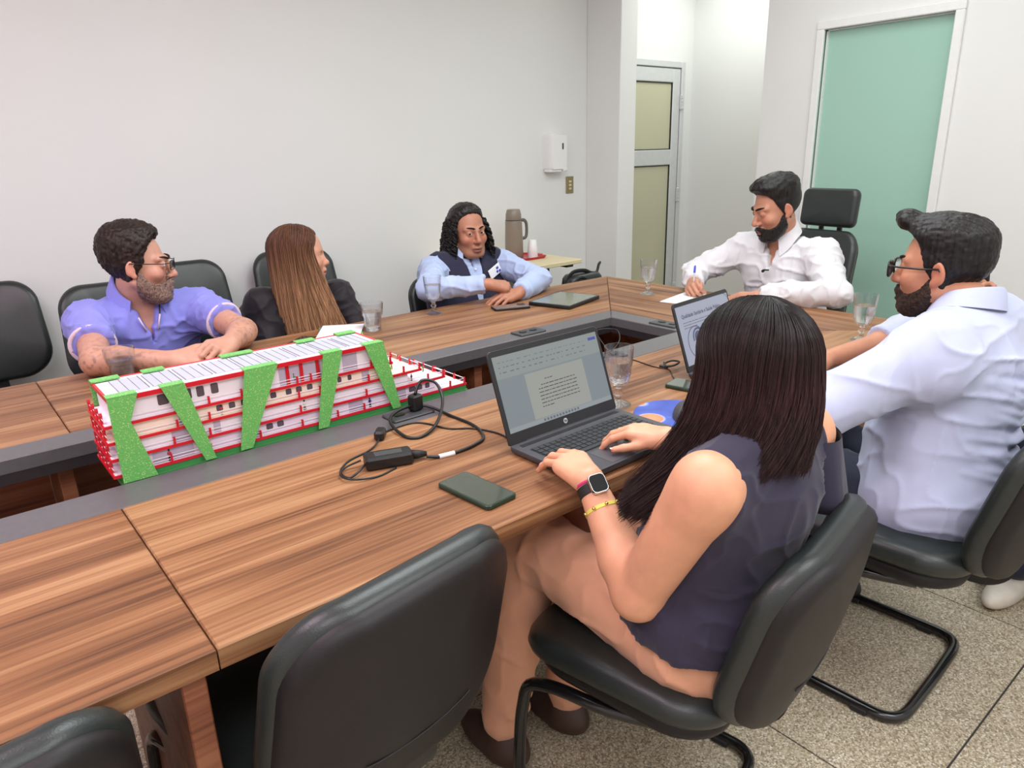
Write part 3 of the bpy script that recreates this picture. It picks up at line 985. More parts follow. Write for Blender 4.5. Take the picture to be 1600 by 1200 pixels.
tr = G().box((0, -.006, ROOF - .008), (.644, -.002, ROOF + .002), TS).box((0, SW + .002, ROOF - .008), (.644, SW + .006, ROOF + .002), TS).box((-.001, -.006, ROOF - .008), (.004, SW + .006, ROOF + .002), TS).box((.640, -.006, ROOF - .008), (.645, SW + .006, ROOF + .002), TS)
tr.build('roof_trim', M['sh_red'], rf)
for i in range(9):
    x = .030 + i * .0665
    sp = G().box((x, .022, ROOF), (x + .058, SW - .022, ROOF + .0022), TS).build('solar_panel', M['sh_panel'], rf)
    for j in (1, 2):
        pass
    g = G()
    for j in range(0, 3): g.box((x + .058 * j / 3 - .0005, .022, ROOF + .0022), (x + .058 * j / 3 + .0005, SW - .022, ROOF + .0027), TS)
    g.box((x + .0575, .022, ROOF + .0022), (x + .0595, SW - .022, ROOF + .0027), TS)
    g.build('panel_seam', M['sh_line'], rf)['kind'] = 'stuff'
SCR = [[(-.002, ROOF + .003), (-.002, .012), (.066, .012), (.034, .143), (.056, ROOF + .003)], [(.103, ROOF + .003), (.168, .014), (.191, .014), (.151, ROOF + .003)],
       [(.281, ROOF + .003), (.247, .014), (.275, .014), (.359, ROOF + .003)], [(.474, ROOF + .003), (.441, .014), (.469, .014), (.525, ROOF + .003)], [(.588, ROOF + .003), (.654, .014), (.678, .014), (.641, ROOF + .003)]]
RXZ = Matrix(((1, 0, 0, 0), (0, 0, 1, 0), (0, 1, 0, 0), (0, 0, 0, 1)))
for pts in SCR:
    for far in (False, True):
        ya, yb = ((-.011, -.008) if not far else (SW + .008, SW + .011))
        s = G().prism(pts, ya, yb, TS @ RXZ).build('lattice_screen', M['sh_screen'], ship)
        xs_ = [q[0] for q in pts if q[1] > ROOF]
        fy = (-.011, .016) if not far else (SW - .016, SW + .011)
        G().box((min(xs_), fy[0], ROOF + .0028), (max(xs_), fy[1], ROOF + .0058), TS).build('screen_fold', M['sh_screen'], s)


def figurine(x, y, z, shirt, legs, h=.024):
    MM = TS @ Matrix.Translation((x, y, z))
    f = h / .024
    a = G().tube([(-.0016 * f, 0, 0), (-.0012 * f, .0005, .006 * f), (-.0006, 0, .011 * f)], .0013 * f, 6).tube([(.0022 * f, .001, 0), (.0015 * f, .0, .006 * f), (.0006, 0, .011 * f)], .0013 * f, 6)
    a.v = [tf(np.concatenate(a.v), MM)]
    o = a.build('figurine', legs, ship, True)
    b_ = G().lathe([(.0012, .010 * f), (.0021 * f, .013 * f), (.0024 * f, .0175 * f), (.001, .0195 * f)], 8).tube([(-.002 * f, 0, .018 * f), (-.0034 * f, .001, .013 * f)], .0008 * f, 5).tube([(.002 * f, 0, .018 * f), (.0036 * f, -.001, .0135 * f)], .0008 * f, 5)
    b_.v = [tf(np.concatenate(b_.v), MM)]
    b_.build('figurine_torso', shirt, o, True)
    c_ = G().lathe([(.0004, .0195 * f), (.0017 * f, .0205 * f), (.0019 * f, .0222 * f), (.0011 * f, .0238 * f), (0, .024 * f)], 8)
    c_.v = [tf(np.concatenate(c_.v), MM)]
    c_.build('figurine_head', M['black_plastic'], o, True)


fc = [mat('figure_red', srgb(190, 60, 70), .6), mat('figure_white', srgb(235, 235, 225), .6), mat('figure_olive', srgb(120, 130, 50), .6), mat('figure_blue', srgb(40, 50, 130), .6), mat('figure_black', (.01, .01, .01, 1), .6), mat('figure_green', srgb(60, 140, 60), .6)]
for (x, y, k, s_, l_, h) in ((.098, .004, 0, 0, 4, .027), (.222, .005, 2, 0, 1, .025), (.418, .005, 1, 1, 2, .026), (.595, .004, 0, 3, 4, .026), (.400, .006, 3, 5, 4, .024),
                             (.690, .045, 2, 2, 2, .026), (.735, .085, 2, 0, 1, .024), (.655, .120, 3, 3, 3, .026), (.805, .070, 1, 2, 5, .022), (.735, .020, 1, 4, 4, .020)):
    figurine(x, y, DZ_[k] + .0066, fc[s_], fc[l_], h)

# ------------------------------------------------------------------ water glasses
M['glass'] = thin_glass('clear_glass', 1.40)
M['glass_solid'] = clear_glass('solid_clear_glass', 1.45, .62)
M['water'] = clear_glass('drinking_water', 1.33, .70)


def facets(n, d, z0, z1):
    def f(a, z):
        if z < z0 or z > z1: return 1.0
        w_ = min(1, (z - z0) / .006, (z1 - z) / .006)
        return 1 - d * w_ * abs(math.sin(a * n / 2))
    return f


STEM = [(0, 0), (.034, 0), (.0345, .002), (.030, .006), (.014, .011), (.008, .018), (.0075, .026), (.012, .031), (.0125, .036), (.0085, .041), (.008, .047), (.013, .0525), (0, .0528)]
TBASE = [(0, .0003), (.0285, .0003), (.0302, .003), (.0308, .0108), (0, .0108)]
GOB = [(0, .0530), (.0132, .0530), (.024, .060), (.0295, .070), (.0335, .088), (.0345, .106), (.0335, .109), (.0355, .114), (.0385, .158), (.0388, .160), (.0375, .160), (.0342, .114), (.0325, .106), (.0315, .088), (.0275, .071), (.020, .063), (.010, .060), (0, .0595)]
GWA = [(0, .0601), (.0097, .0606), (.0196, .0636), (.0270, .0715), (.0309, .0882), (.0320, .1055), (.0338, .1145), (.0345, .122), (0, .122)]
TUM = [(0, 0), (.029, 0), (.031, .003), (.0335, .03), (.0365, .058), (.0395, .061), (.0400, .066), (.0445, .106), (.0448, .108), (.0432, .108), (.0385, .066), (.0350, .058), (.0318, .030), (.029, .012), (0, .011)]
TWA = [(0, .0116), (.0285, .0126), (.0313, .030), (.0344, .0575), (.0372, .064), (.0395, .074), (0, .074)]


def glass(name, label, kind, x, y, z=TZ, rot=0.0, proto=[{}]):
    if kind not in proto[0]:
        t = thing(name, label, 'glass', (x, y, z + .0006), rot, 'glasses of water on the table')
        G().lathe(GOB if kind == 'goblet' else TUM, 40, facet=facets(10, .10, .058, .107) if kind == 'goblet' else facets(9, .09, .004, .060)).build('bowl' if kind == 'goblet' else 'tumbler_body', M['glass'], t, True, 35)
        if kind == 'goblet': G().lathe(STEM, 32).build('stem', M['glass_solid'], t, True, 50)
        else: G().lathe(TBASE, 40, facet=facets(9, .07, .004, .060)).build('thick_base', M['glass_solid'], t, True, 50)
        G().lathe(GWA if kind == 'goblet' else TWA, 40).build('water', M['water'], t, True, 35)
        proto[0][kind] = t
    else:
        t = clone(proto[0][kind]); t.location = (x, y, z + .0006); t.rotation_euler = (0, 0, rot); t.name = name; t['label'] = label
    return t


glass('goblet', 'stemmed water glass beside the grey laptop, nearest of the goblets', 'goblet', 1.345, 1.205)
glass('goblet', 'stemmed water glass in front of the person in the navy vest', 'goblet', 1.635, 2.510, rot=.3)
glass('goblet', 'stemmed water glass near the far table corner, left of the man writing', 'goblet', 2.560, 2.125, rot=.5)
glass('goblet', 'stemmed water glass beside the face of the blue-shirted man', 'goblet', 2.418, 1.072, rot=.2)
glass('tumbler', 'short water tumbler in front of the man in the polo shirt', 'tumbler', .412, 2.395)
glass('tumbler', 'short water tumbler standing by the white pad near the long-haired brunette', 'tumbler', 1.300, 2.430, rot=.4)

# ------------------------------------------------------------------ laptops
M['lap'] = mat('dark_grey_laptop_shell', srgb(72, 73, 78), .42, .2, var=.03)
M['key'] = mat('key_cap', srgb(40, 42, 46), .5, var=.04)
M['lapblack'] = mat('laptop_bezel', srgb(30, 31, 33), .4)


def laptop(name, label, hx, hy, yaw, w_, d_, lid, tilt, screen):
    t = thing(name, label, 'laptop', (hx, hy, TZ), yaw)
    o0 = np.array(rrect(w_, d_, .012, 4, w_ / 2, -d_ / 2))
    cen = np.array((w_ / 2, -d_ / 2))
    rg = lambda s, z: [((x - cen[0]) * s + cen[0], (y - cen[1]) * s + cen[1], z) for x, y in o0]
    base = G().loft([rg(.965, .002), rg(.99, .006), rg(1, .014), rg(.996, .018), rg(.985, .0185)]).build('base', M['lap'], t, False)
    for fx in (.03, w_ - .03):
        for fy in (-.03, -d_ + .03):
            G().lathe([(0, 0), (.006, 0), (.006, .003), (0, .003)], 10, (fx, fy, 0)).build('rubber_foot', M['rubber'], base)
    G().box((.018, -.030, .0184), (w_ - .018, -.018, .0192)).build('speaker_grille', M['lapblack'], base)
    # key well and caps
    kx0, kx1, ky0, ky1 = .020, w_ - .020, -.048, -.048 - .098
    G().prism(rrect(kx1 - kx0, ky0 - ky1, .004, 3, (kx0 + kx1) / 2, (ky0 + ky1) / 2), .0183, .0188).build('key_well', M['lapblack'], base)
    nr, nc = 6, 18
    cw, ch = (kx1 - kx0 - .006) / nc, (ky0 - ky1 - .006) / nr
    kb = G()
    for r in range(nr):
        c = 0
        while c < nc:
            span = 1
            if r == nr - 1 and c == 4: span = 5
            if c == 0 and r in (2, 3, 4): span = 2 if r != 2 else 1
            if c == 12 and r in (3, 4): span = 2
            x0 = kx0 + .003 + c * cw; y1 = ky0 - .003 - r * ch
            kb.box((x0 + .0012, y1 - ch + .0012, .0188), (x0 + cw * span - .0012, y1 - .0012, .0206), b=.0006)
            c += span
    kk = kb.build('keyboard', M['key'], t); kk['kind'] = 'stuff'
    G().prism(rrect(.108, .066, .004, 3, w_ * .43, -d_ + .042), .0184, .0189).build('touchpad', mat(name + '_touchpad', srgb(82, 83, 88), .3), t)
    # lid
    L = Matrix.Translation((0, -.004, .018)) @ Matrix.Rotation(math.radians(90 - tilt), 4, 'X')   # lid plane: local x across, local y up the lid
    L = Matrix.Translation((0, -.006, .0185)) @ Matrix.Rotation(PI / 2 - math.radians(tilt), 4, 'X')
    o1 = np.array(rrect(w_, lid, (.004, .004, .012, .012), 4, w_ / 2, lid / 2))
    lg = lambda z, s=1.0: [((x - w_ / 2) * s + w_ / 2, (y - lid / 2) * s + lid / 2, z) for x, y in o1]
    ld = G().loft([lg(-.0068, .985), lg(-.005), lg(-.001), lg(0, .992)], M=L).build('lid', M['lapblack'], t)
    G().tube([tuple(L @ Vector((x, -.002, -.004))) for x in (.05, w_ - .05)], .0055, 10).build('hinge', M['lapblack'], t, True, 40)
    screen(t, ld, L, w_, lid)
    return t


def quad(g, L, x0, y0, x1, y1, z, mi=0):
    v = [tuple(L @ Vector(q)) for q in ((x0, y0, z), (x1, y0, z), (x1, y1, z), (x0, y1, z))]
    g.add(v, [(0, 1, 2, 3)], mi)


def text_rows(g, L, x0, x1, ys, hgt, z, rg, indent=0.0):
    for i, y in enumerate(ys):
        x = x0 + (indent if i == 0 else 0)
        end = x1 if i < len(ys) - 1 else x0 + (x1 - x0) * .3
        while x < end - .004:
            ln = min(rg.uniform(.004, .016), end - x)
            quad(g, L, x, y, x + ln, y + hgt, z)
            x += ln + .0022


ES = .82


def screen_doc(t, ld, L, w_, lid):
    x0, x1, y0, y1 = .010, w_ - .010, .026, lid - .014
    S = lambda c, s=1.0: emit_mat('screen_%d_%d_%d' % c, srgb(*c), s * ES)
    g = G(); quad(g, L, x0, y0, x1, y1, .0006); sc = g.build('screen', S((122, 132, 137)), ld)
    g = G(); quad(g, L, x0, y1 - .052, x1, y1, .0009); g.build('ribbon', S((136, 143, 142)), ld)
    g = G(); quad(g, L, x0 + .080, y0 + .012, x1 - .068, y1 - .056, .0009); g.build('page', S((150, 152, 146)), ld)
    g = G(); quad(g, L, x0, y0, x1, y0 + .011, .0009); g.build('task_bar', S((140, 148, 152)), ld)
    rg = random.Random(4)
    g = G()
    px0, px1 = x0 + .112, x1 - .100
    text_rows(g, L, px0 + .025, px1 - .012, [y0 + .098], .0016, .0013, rg)
    text_rows(g, L, px0, px1, [y0 + .086 - .0085 * i for i in range(7)], .0017, .0013, rg, .01)
    g.build('text_lines', M['lapblack'], ld)['kind'] = 'stuff'
    g = G()
    for row in range(3):
        x = x0 + .012
        while x < x1 - .05:
            ln = rg.uniform(.003, .012); quad(g, L, x, y1 - .016 - .012 * row, x + ln, y1 - .0145 - .012 * row + (.001 if row else 0), .0013); x += ln + rg.uniform(.004, .012)
    for i in range(12): quad(g, L, x0 + .105 + i * .010, y0 + .003, x0 + .111 + i * .010, y0 + .0085, .0013)
    g.build('icon_marks', mat('icon_grey', srgb(92, 98, 104), .5), ld)['kind'] = 'stuff'
    g = G(); quad(g, L, x1 - .032, y1 - .018, x1 - .006, y1 - .011, .0014); g.build('blue_button', S((60, 76, 160)), ld)
    # round badge with the letters on the lower bezel
    g = G().lathe([(0, .0002), (.0062, .0002), (.0065, .0008), (0, .0009)], 28, M=L @ Matrix.Translation((w_ / 2, .0135, 0)))
    lg = g.build('maker_badge', M['silver'], ld)
    v, f = font_mesh('hp', .0092, 0, 'CENTER', .25)
    mesh_obj('lettering', tf(v, L @ Matrix.Translation((w_ / 2, .0140, .0012))), f, M['lapblack'], ld)
    G().lathe([(0, .0003), (.0012, .0003), (.0012, .0006), (0, .0006)], 10, M=L @ Matrix.Translation((w_ / 2, lid - .007, 0))).build('webcam', M['screen_glass'], ld)


def screen_slide(t, ld, L, w_, lid):
    x0, x1, y0, y1 = .008, w_ - .008, .018, lid - .012
    S = lambda c: emit_mat('slide_%d_%d_%d' % c, srgb(*c), ES)
    g = G(); quad(g, L, x0, y0, x1, y1, .0006); g.build('screen', S((160, 164, 182)), ld)
    ink = S((52, 58, 78))
    v, f = font_mesh('Qualidade Sanitária e Saúde Pública', .0158, 0, 'LEFT', 0, .0003)
    v[:, 0] *= 1.0
    mesh_obj('lettering', tf(v, L @ Matrix.Translation((x0 + .022, y1 - .032, .0012))), f, ink, ld)
    rg = random.Random(9); g = G()
    text_rows(g, L, x0 + .024, x1 - .04, [y1 - .052, y1 - .060, y1 - .068], .0016, .0012, rg)
    g.build('text_lines', ink, ld)['kind'] = 'stuff'
    # circular diagram: rings, a dark disc and arrows
    g = G()
    def ring(cx, cy, r0, r1, a0=0, a1=2 * PI, n=40):
        v = []; f = []
        for i in range(n + 1):
            a = a0 + (a1 - a0) * i / n
            v += [tuple(L @ Vector((cx + r0 * math.cos(a), cy + r0 * math.sin(a), .0012))), tuple(L @ Vector((cx + r1 * math.cos(a), cy + r1 * math.sin(a), .0012)))]
        for i in range(n): f.append((2 * i, 2 * i + 1, 2 * i + 3, 2 * i + 2))
        g.add(v, f)
    cx, cy = x0 + .075, y0 + .060
    ring(cx, cy, .046, .049, .6, 4.6); ring(cx + .012, cy + .012, 0.0, .020); ring(cx + .012, cy + .012, .024, .030, .2, 3.4); ring(cx + .060, cy + .020, .026, .030, .3, 3.0)
    ring(cx + .03, cy - .012, .050, .052, 3.6, 5.6)
    g.build('diagram', S((70, 80, 112)), ld)
    g = G(); ring(x1 - .03, y1 - .03, .030, .0315, .2, 1.6); g.build('corner_arc', ink, ld)


lap1 = laptop('laptop', 'open dark grey laptop showing a text document, under the typing hands', .930, 1.158, R_(1), .358, .230, .216, 20, screen_doc)
lap2 = laptop('laptop', 'open dark laptop showing a presentation slide, half hidden by the dark-haired head', 1.655, 1.218, R_(6), .318, .215, .205, 19, screen_slide)

# ------------------------------------------------------------------ phones, tablet, paper


def slate(name, label, cat, x, y, yaw, w_, l_, th, body, face, r=.010, z=TZ, border=.0035, cam=None):
    t = thing(name, label, cat, (x, y, z), yaw)
    o0 = np.array(rrect(w_, l_, r, 5))
    rg = lambda s, zz: [(x_ - math.copysign(s, x_), y_ - math.copysign(s, y_), zz) for x_, y_ in o0]
    G().loft([rg(.0015, 0), rg(0, .0018), rg(0, th - .0015), rg(.0012, th)]).build('case', body, t, True, 40)
    o1 = np.array(rrect(w_ - 2 * border, l_ - 2 * border, r * .75, 5))
    G().loft([[(a, b_, th - .0006) for a, b_ in o1], [(a, b_, th + .0004) for a, b_ in o1]]).build('screen', face, t)
    if cam: cam(t, th)
    return t


M['green_case'] = mat('dark_green_phone_case', srgb(36, 58, 44), .35, var=.05)
M['phone_glass'] = mat('olive_reflecting_glass', srgb(70, 76, 66), .12, var=.02, coat=.4)
slate('phone', 'dark green smartphone lying face up on the near table edge', 'phone', .760, 1.052, R_(5), .079, .155, .010, M['green_case'], M['phone_glass'])
slate('phone', 'dark green smartphone lying beside the presentation laptop', 'phone', 1.596, 1.146, R_(12), .076, .150, .011, M['green_case'], M['phone_glass'])
slate('phone', 'dark smartphone on the table left of the white pad, behind the ship roof', 'phone', 1.010, 2.440, R_(-52), .076, .155, .009, M['black_plastic'], M['screen_glass'])


def cams(t, th):
    p = G().prism(rrect(.034, .034, .008, 4, -.014, .052), th + .0003, th + .0022).build('camera_island', M['dark_grey'], t)
    for (cx, cy) in ((-.022, .060), (-.022, .044), (-.006, .052)):
        G().lathe([(0, th + .002), (.0065, th + .002), (.0065, th + .0036), (0, th + .0036)], 14, (cx, cy, 0)).build('camera_lens', M['screen_glass'], p)


slate('phone', 'dark smartphone with triple camera lying face down before the vest wearer', 'phone', 1.925, 2.352, R_(-112), .078, .160, .010, M['black_plastic'], mat('phone_back', srgb(120, 104, 100), .3), cam=cams)
tab = slate('tablet', 'tablet in a black folio case near the far table corner', 'tablet', 2.178, 2.280, R_(16), .272, .212, .016, M['black_plastic'], mat('tablet_glass', srgb(120, 126, 112), .10, var=.02), r=.010, border=.009)
pad = thing('paper_pad', 'white paper pad on a green and blue notebook by the short tumbler', 'paper', (1.185, 2.475, TZ), R_(-32))
G().box((-.080, -.105, 0), (.080, .105, .006), Matrix.Rotation(.12, 4, 'Z'), b=.001).build('notebook', mat('green_notebook', srgb(140, 180, 60), .5), pad)
G().box((-.082, -.100, .0062), (.078, .100, .0082), Matrix.Rotation(.04, 4, 'Z')).build('blue_sheet', mat('blue_sheet', srgb(70, 80, 150), .5), pad)
G().box((-.080, -.102, .0084), (.080, .102, .0110), Matrix.Rotation(-.02, 4, 'Z')).build('paper_sheets', M['paper'], pad)
sheet = thing('paper_sheet', 'white sheet the man in the white shirt writes on', 'paper', (2.620, 1.835, TZ), R_(12))
G().box((-.125, -.170, .0002), (.125, .170, .0022)).build('sheet', M['paper'], sheet)

# pen
pen = thing('pen', 'clear ballpoint pen with blue cap in the writing hand', 'pen', (2.632, 1.930, .7525))
PM = Matrix.Rotation(.30, 4, 'X') @ Matrix.Rotation(.26, 4, 'Y')
PM = Vector((0.050, 0.030, .118)).to_track_quat('Z', 'Y').to_matrix().to_4x4()
G().lathe([(0, .012), (.0035, .014), (.0035, .115), (0, .115)], 10, M=PM).build('barrel', mat('clear_grey_barrel', srgb(190, 192, 198), .2), pen, True, 40)
G().lathe([(0, 0), (.0006, .0005), (.0030, .013), (.0035, .014), (0, .0145)], 10, M=PM).build('nib', M['silver'], pen, True, 40)
G().lathe([(.0042, .112), (.0042, .140), (.0025, .147), (0, .147)], 10, M=PM).box((.003, -.001, .112), (.0055, .001, .142), PM).build('cap', mat('blue_cap', srgb(44, 60, 190), .3), pen, True, 40)

# held phone at the right edge
hp = slate('phone', 'black phone held up behind the neck of the blue-shirted man', 'phone', 2.482, .755, 0, .076, .150, .010, M['black_plastic'], M['screen_glass'], z=1.05)
hp.rotation_euler = (R_(82), 0, R_(68)); hp.location = (2.46, .770, .985)

# ------------------------------------------------------------------ mouse and pad
m, nt, b = new_mat('planet_print')
vo = node(nt, 'ShaderNodeTexVoronoi', i_Scale=12.5, i_Randomness=.8)
nt.links.new(coords(nt, (1, 1, 0)), vo.inputs['Vector'])
r = ramp(nt, [(.0, srgb(238, 150, 110)), (.42, srgb(232, 128, 88)), (.44, srgb(150, 170, 226)), (.50, srgb(70, 92, 176)), (1, srgb(52, 70, 150))])
nt.links.new(vo.outputs['Distance'], r.inputs[0]); nt.links.new(r.outputs[0], b.inputs['Base Color'])
b.inputs['Roughness'].default_value = .6
mp_ = thing('mouse_pad', 'round mouse pad with orange and blue planets beside the grey laptop', 'mouse pad', (1.395, 1.055, TZ), .3)
o0 = [(.105 * math.cos(a), .105 * math.sin(a)) for a in np.linspace(0, 2 * PI, 48)[:-1]]
G().loft([[(x * s, y * s, z) for x, y in o0] for (s, z) in ((.995, 0), (1, .001), (1, .003), (.99, .0038))]).build('mat', m, mp_)
R4 = Matrix.Translation((-.02, -.075, .003)) @ Matrix.Rotation(0, 4, 'Z')
ms = thing('mouse', 'dark grey computer mouse on the planet-print mouse pad', 'mouse', (1.405, 1.032, TZ + .004), R_(-62))
S0 = SDF((-.05, -.08, -.01), (.05, .08, .06), .0025) if 'SDF' in globals() else None
rings = []
for i in range(13):
    t = i / 12; y = -.056 + .112 * t
    wv = .031 * (math.sin(PI * (.06 + .88 * t))) ** .45; hv = .036 * (math.sin(PI * (.04 + .90 * t ** .85))) ** .6
    rings.append([(wv * math.cos(a), y, max(.0005, hv * math.sin(a)) if math.sin(a) > 0 else .0005 + .0 * a) for a in np.linspace(0, 2 * PI, 24)[:-1]])
body = G().loft(rings).build('body', M['dark_grey'], ms, True, 50)
G().lathe([(0, -.003), (.008, -.003), (.009, 0), (.008, .003), (0, .003)], 16, M=Matrix.Translation((0, .026, .0275)) @ Matrix.Rotation(PI / 2, 4, 'Y')).build('scroll_wheel', M['rubber'], body)

# ------------------------------------------------------------------ charger and cables
ch = thing('laptop_charger', 'black laptop charger brick with coiled cables left of the grey laptop', 'charger', (.700, 1.292, TZ))
TC = Matrix.Translation((-.700, -1.292, -TZ))


def cable(pts, r, z=TZ, lift=None, n=6):
    P = [(x, y, z + r + (lift[i] if lift else 0)) for i, (x, y) in enumerate(pts)]
    return [tuple(TC @ Vector(q)) for q in spline(P, n)]


MMc = TC @ xf((.700, 1.292, TZ), R_(-19))
G().box((-.052, -.024, 0), (.052, .024, .029), MMc, b=.005).build('brick', M['black_plastic'], ch)
G().box((-.030, -.012, .0288), (.030, .012, .0294), MMc).build('rating_label', M['dark_grey'], ch)
G().tube([tuple(MMc @ Vector(q)) for q in ((.052, 0, .014), (.066, 0, .013), (.085, 0, .011))], [.011, .010, .006], 10).build('strain_relief', M['rubber'], ch, True)
thick = [(.775, 1.256), (.800, 1.243), (.837, 1.237), (.895, 1.242), (.943, 1.267), (.971, 1.343), (.969, 1.440), (.950, 1.520), (.900, 1.535), (.842, 1.515), (.813, 1.47), (.808, 1.394), (.839, 1.371), (.902, 1.403), (.974, 1.480), (.985, 1.525), (.950, 1.540), (.925, 1.535)]
lift = [.004, 0, 0, 0, 0, .0, .0, .01, .016, .014, .008, 0, 0, .008, .030, .065, .075, .045]
G().tube(cable(thick, .0040, lift=lift), .0040, 8).build('mains_cable', M['black_plastic'], ch, True)
G().tube([tuple(TC @ Vector(q)) for q in ((.800, 1.243, TZ + .0042), (.820, 1.239, TZ + .0042), (.837, 1.237, TZ + .0042))], .0056, 8).build('cable_label', M['paper'], ch, True)
thin = [(.655, 1.308), (.625, 1.285), (.600, 1.285), (.600, 1.325), (.640, 1.365), (.70, 1.385), (.735, 1.405), (.765, 1.440), (.80, 1.463), (.864, 1.469), (.894, 1.441), (.915, 1.373), (.961, 1.33), (.985, 1.26), (.975, 1.19), (.957, 1.150)]
G().tube(cable(thin, .0023, lift=[.012, .008, 0, 0, 0, 0, .004, .006, 0, 0, 0, 0, 0, 0, 0, .006]), .0023, 8).build('laptop_cable', M['black_plastic'], ch, True)
loop2 = [(.650, 1.325), (.615, 1.330), (.588, 1.300), (.598, 1.262), (.650, 1.250), (.70, 1.262)]
G().tube(cable(loop2, .0023, lift=[.012, .004, .005, .005, 0, 0]), .0023, 8).build('cable_loop', M['black_plastic'], ch, True)
FM = TC @ xf((.762, 1.437, TZ), R_(50))
G().box((-.020, -.012, 0), (.020, .012, .024), FM, b=.005).build('ferrite_block', M['black_plastic'], ch)
G().box((-.017, -.014, 0), (.017, .014, .042), TC @ xf((.925, 1.535, TZ + .0065), .2), b=.004).build('mains_plug', M['black_plastic'], ch)

uc = thing('usb_cable', 'thin black USB cable from the table gap to the phone near the presentation laptop', 'cable', (1.69, 1.30, TZ))
TC = Matrix.Translation((-1.69, -1.30, -TZ))
pts = [(1.612, 1.224), (1.645, 1.262), (1.687, 1.309), (1.679, 1.364), (1.691, 1.453), (1.675, 1.520), (1.70, 1.60), (1.76, 1.68), (1.80, 1.63), (1.76, 1.575), (1.70, 1.545), (1.655, 1.540)]
G().tube(cable(pts, .0018, lift=[.002, 0, 0, 0, 0, .002, .03, .045, .050, .035, .018, .012]), .0018, 8).build('cord', M['black_plastic'], uc, True)
lp = [(1.688, 1.318), (1.715, 1.345), (1.735, 1.335), (1.725, 1.300), (1.700, 1.300), (1.690, 1.325), (1.715, 1.350)]
G().tube(cable(lp, .0025, lift=[.003, .006, .012, .018, .012, .006, .008]), .003, 8).build('cable_tie', M['rubber'], uc, True)
G().box((-.006, -.014, 0), (.006, .014, .008), TC @ xf((1.692, 1.332, TZ + .002), .2), b=.002).build('usb_adapter', M['black_plastic'], uc)
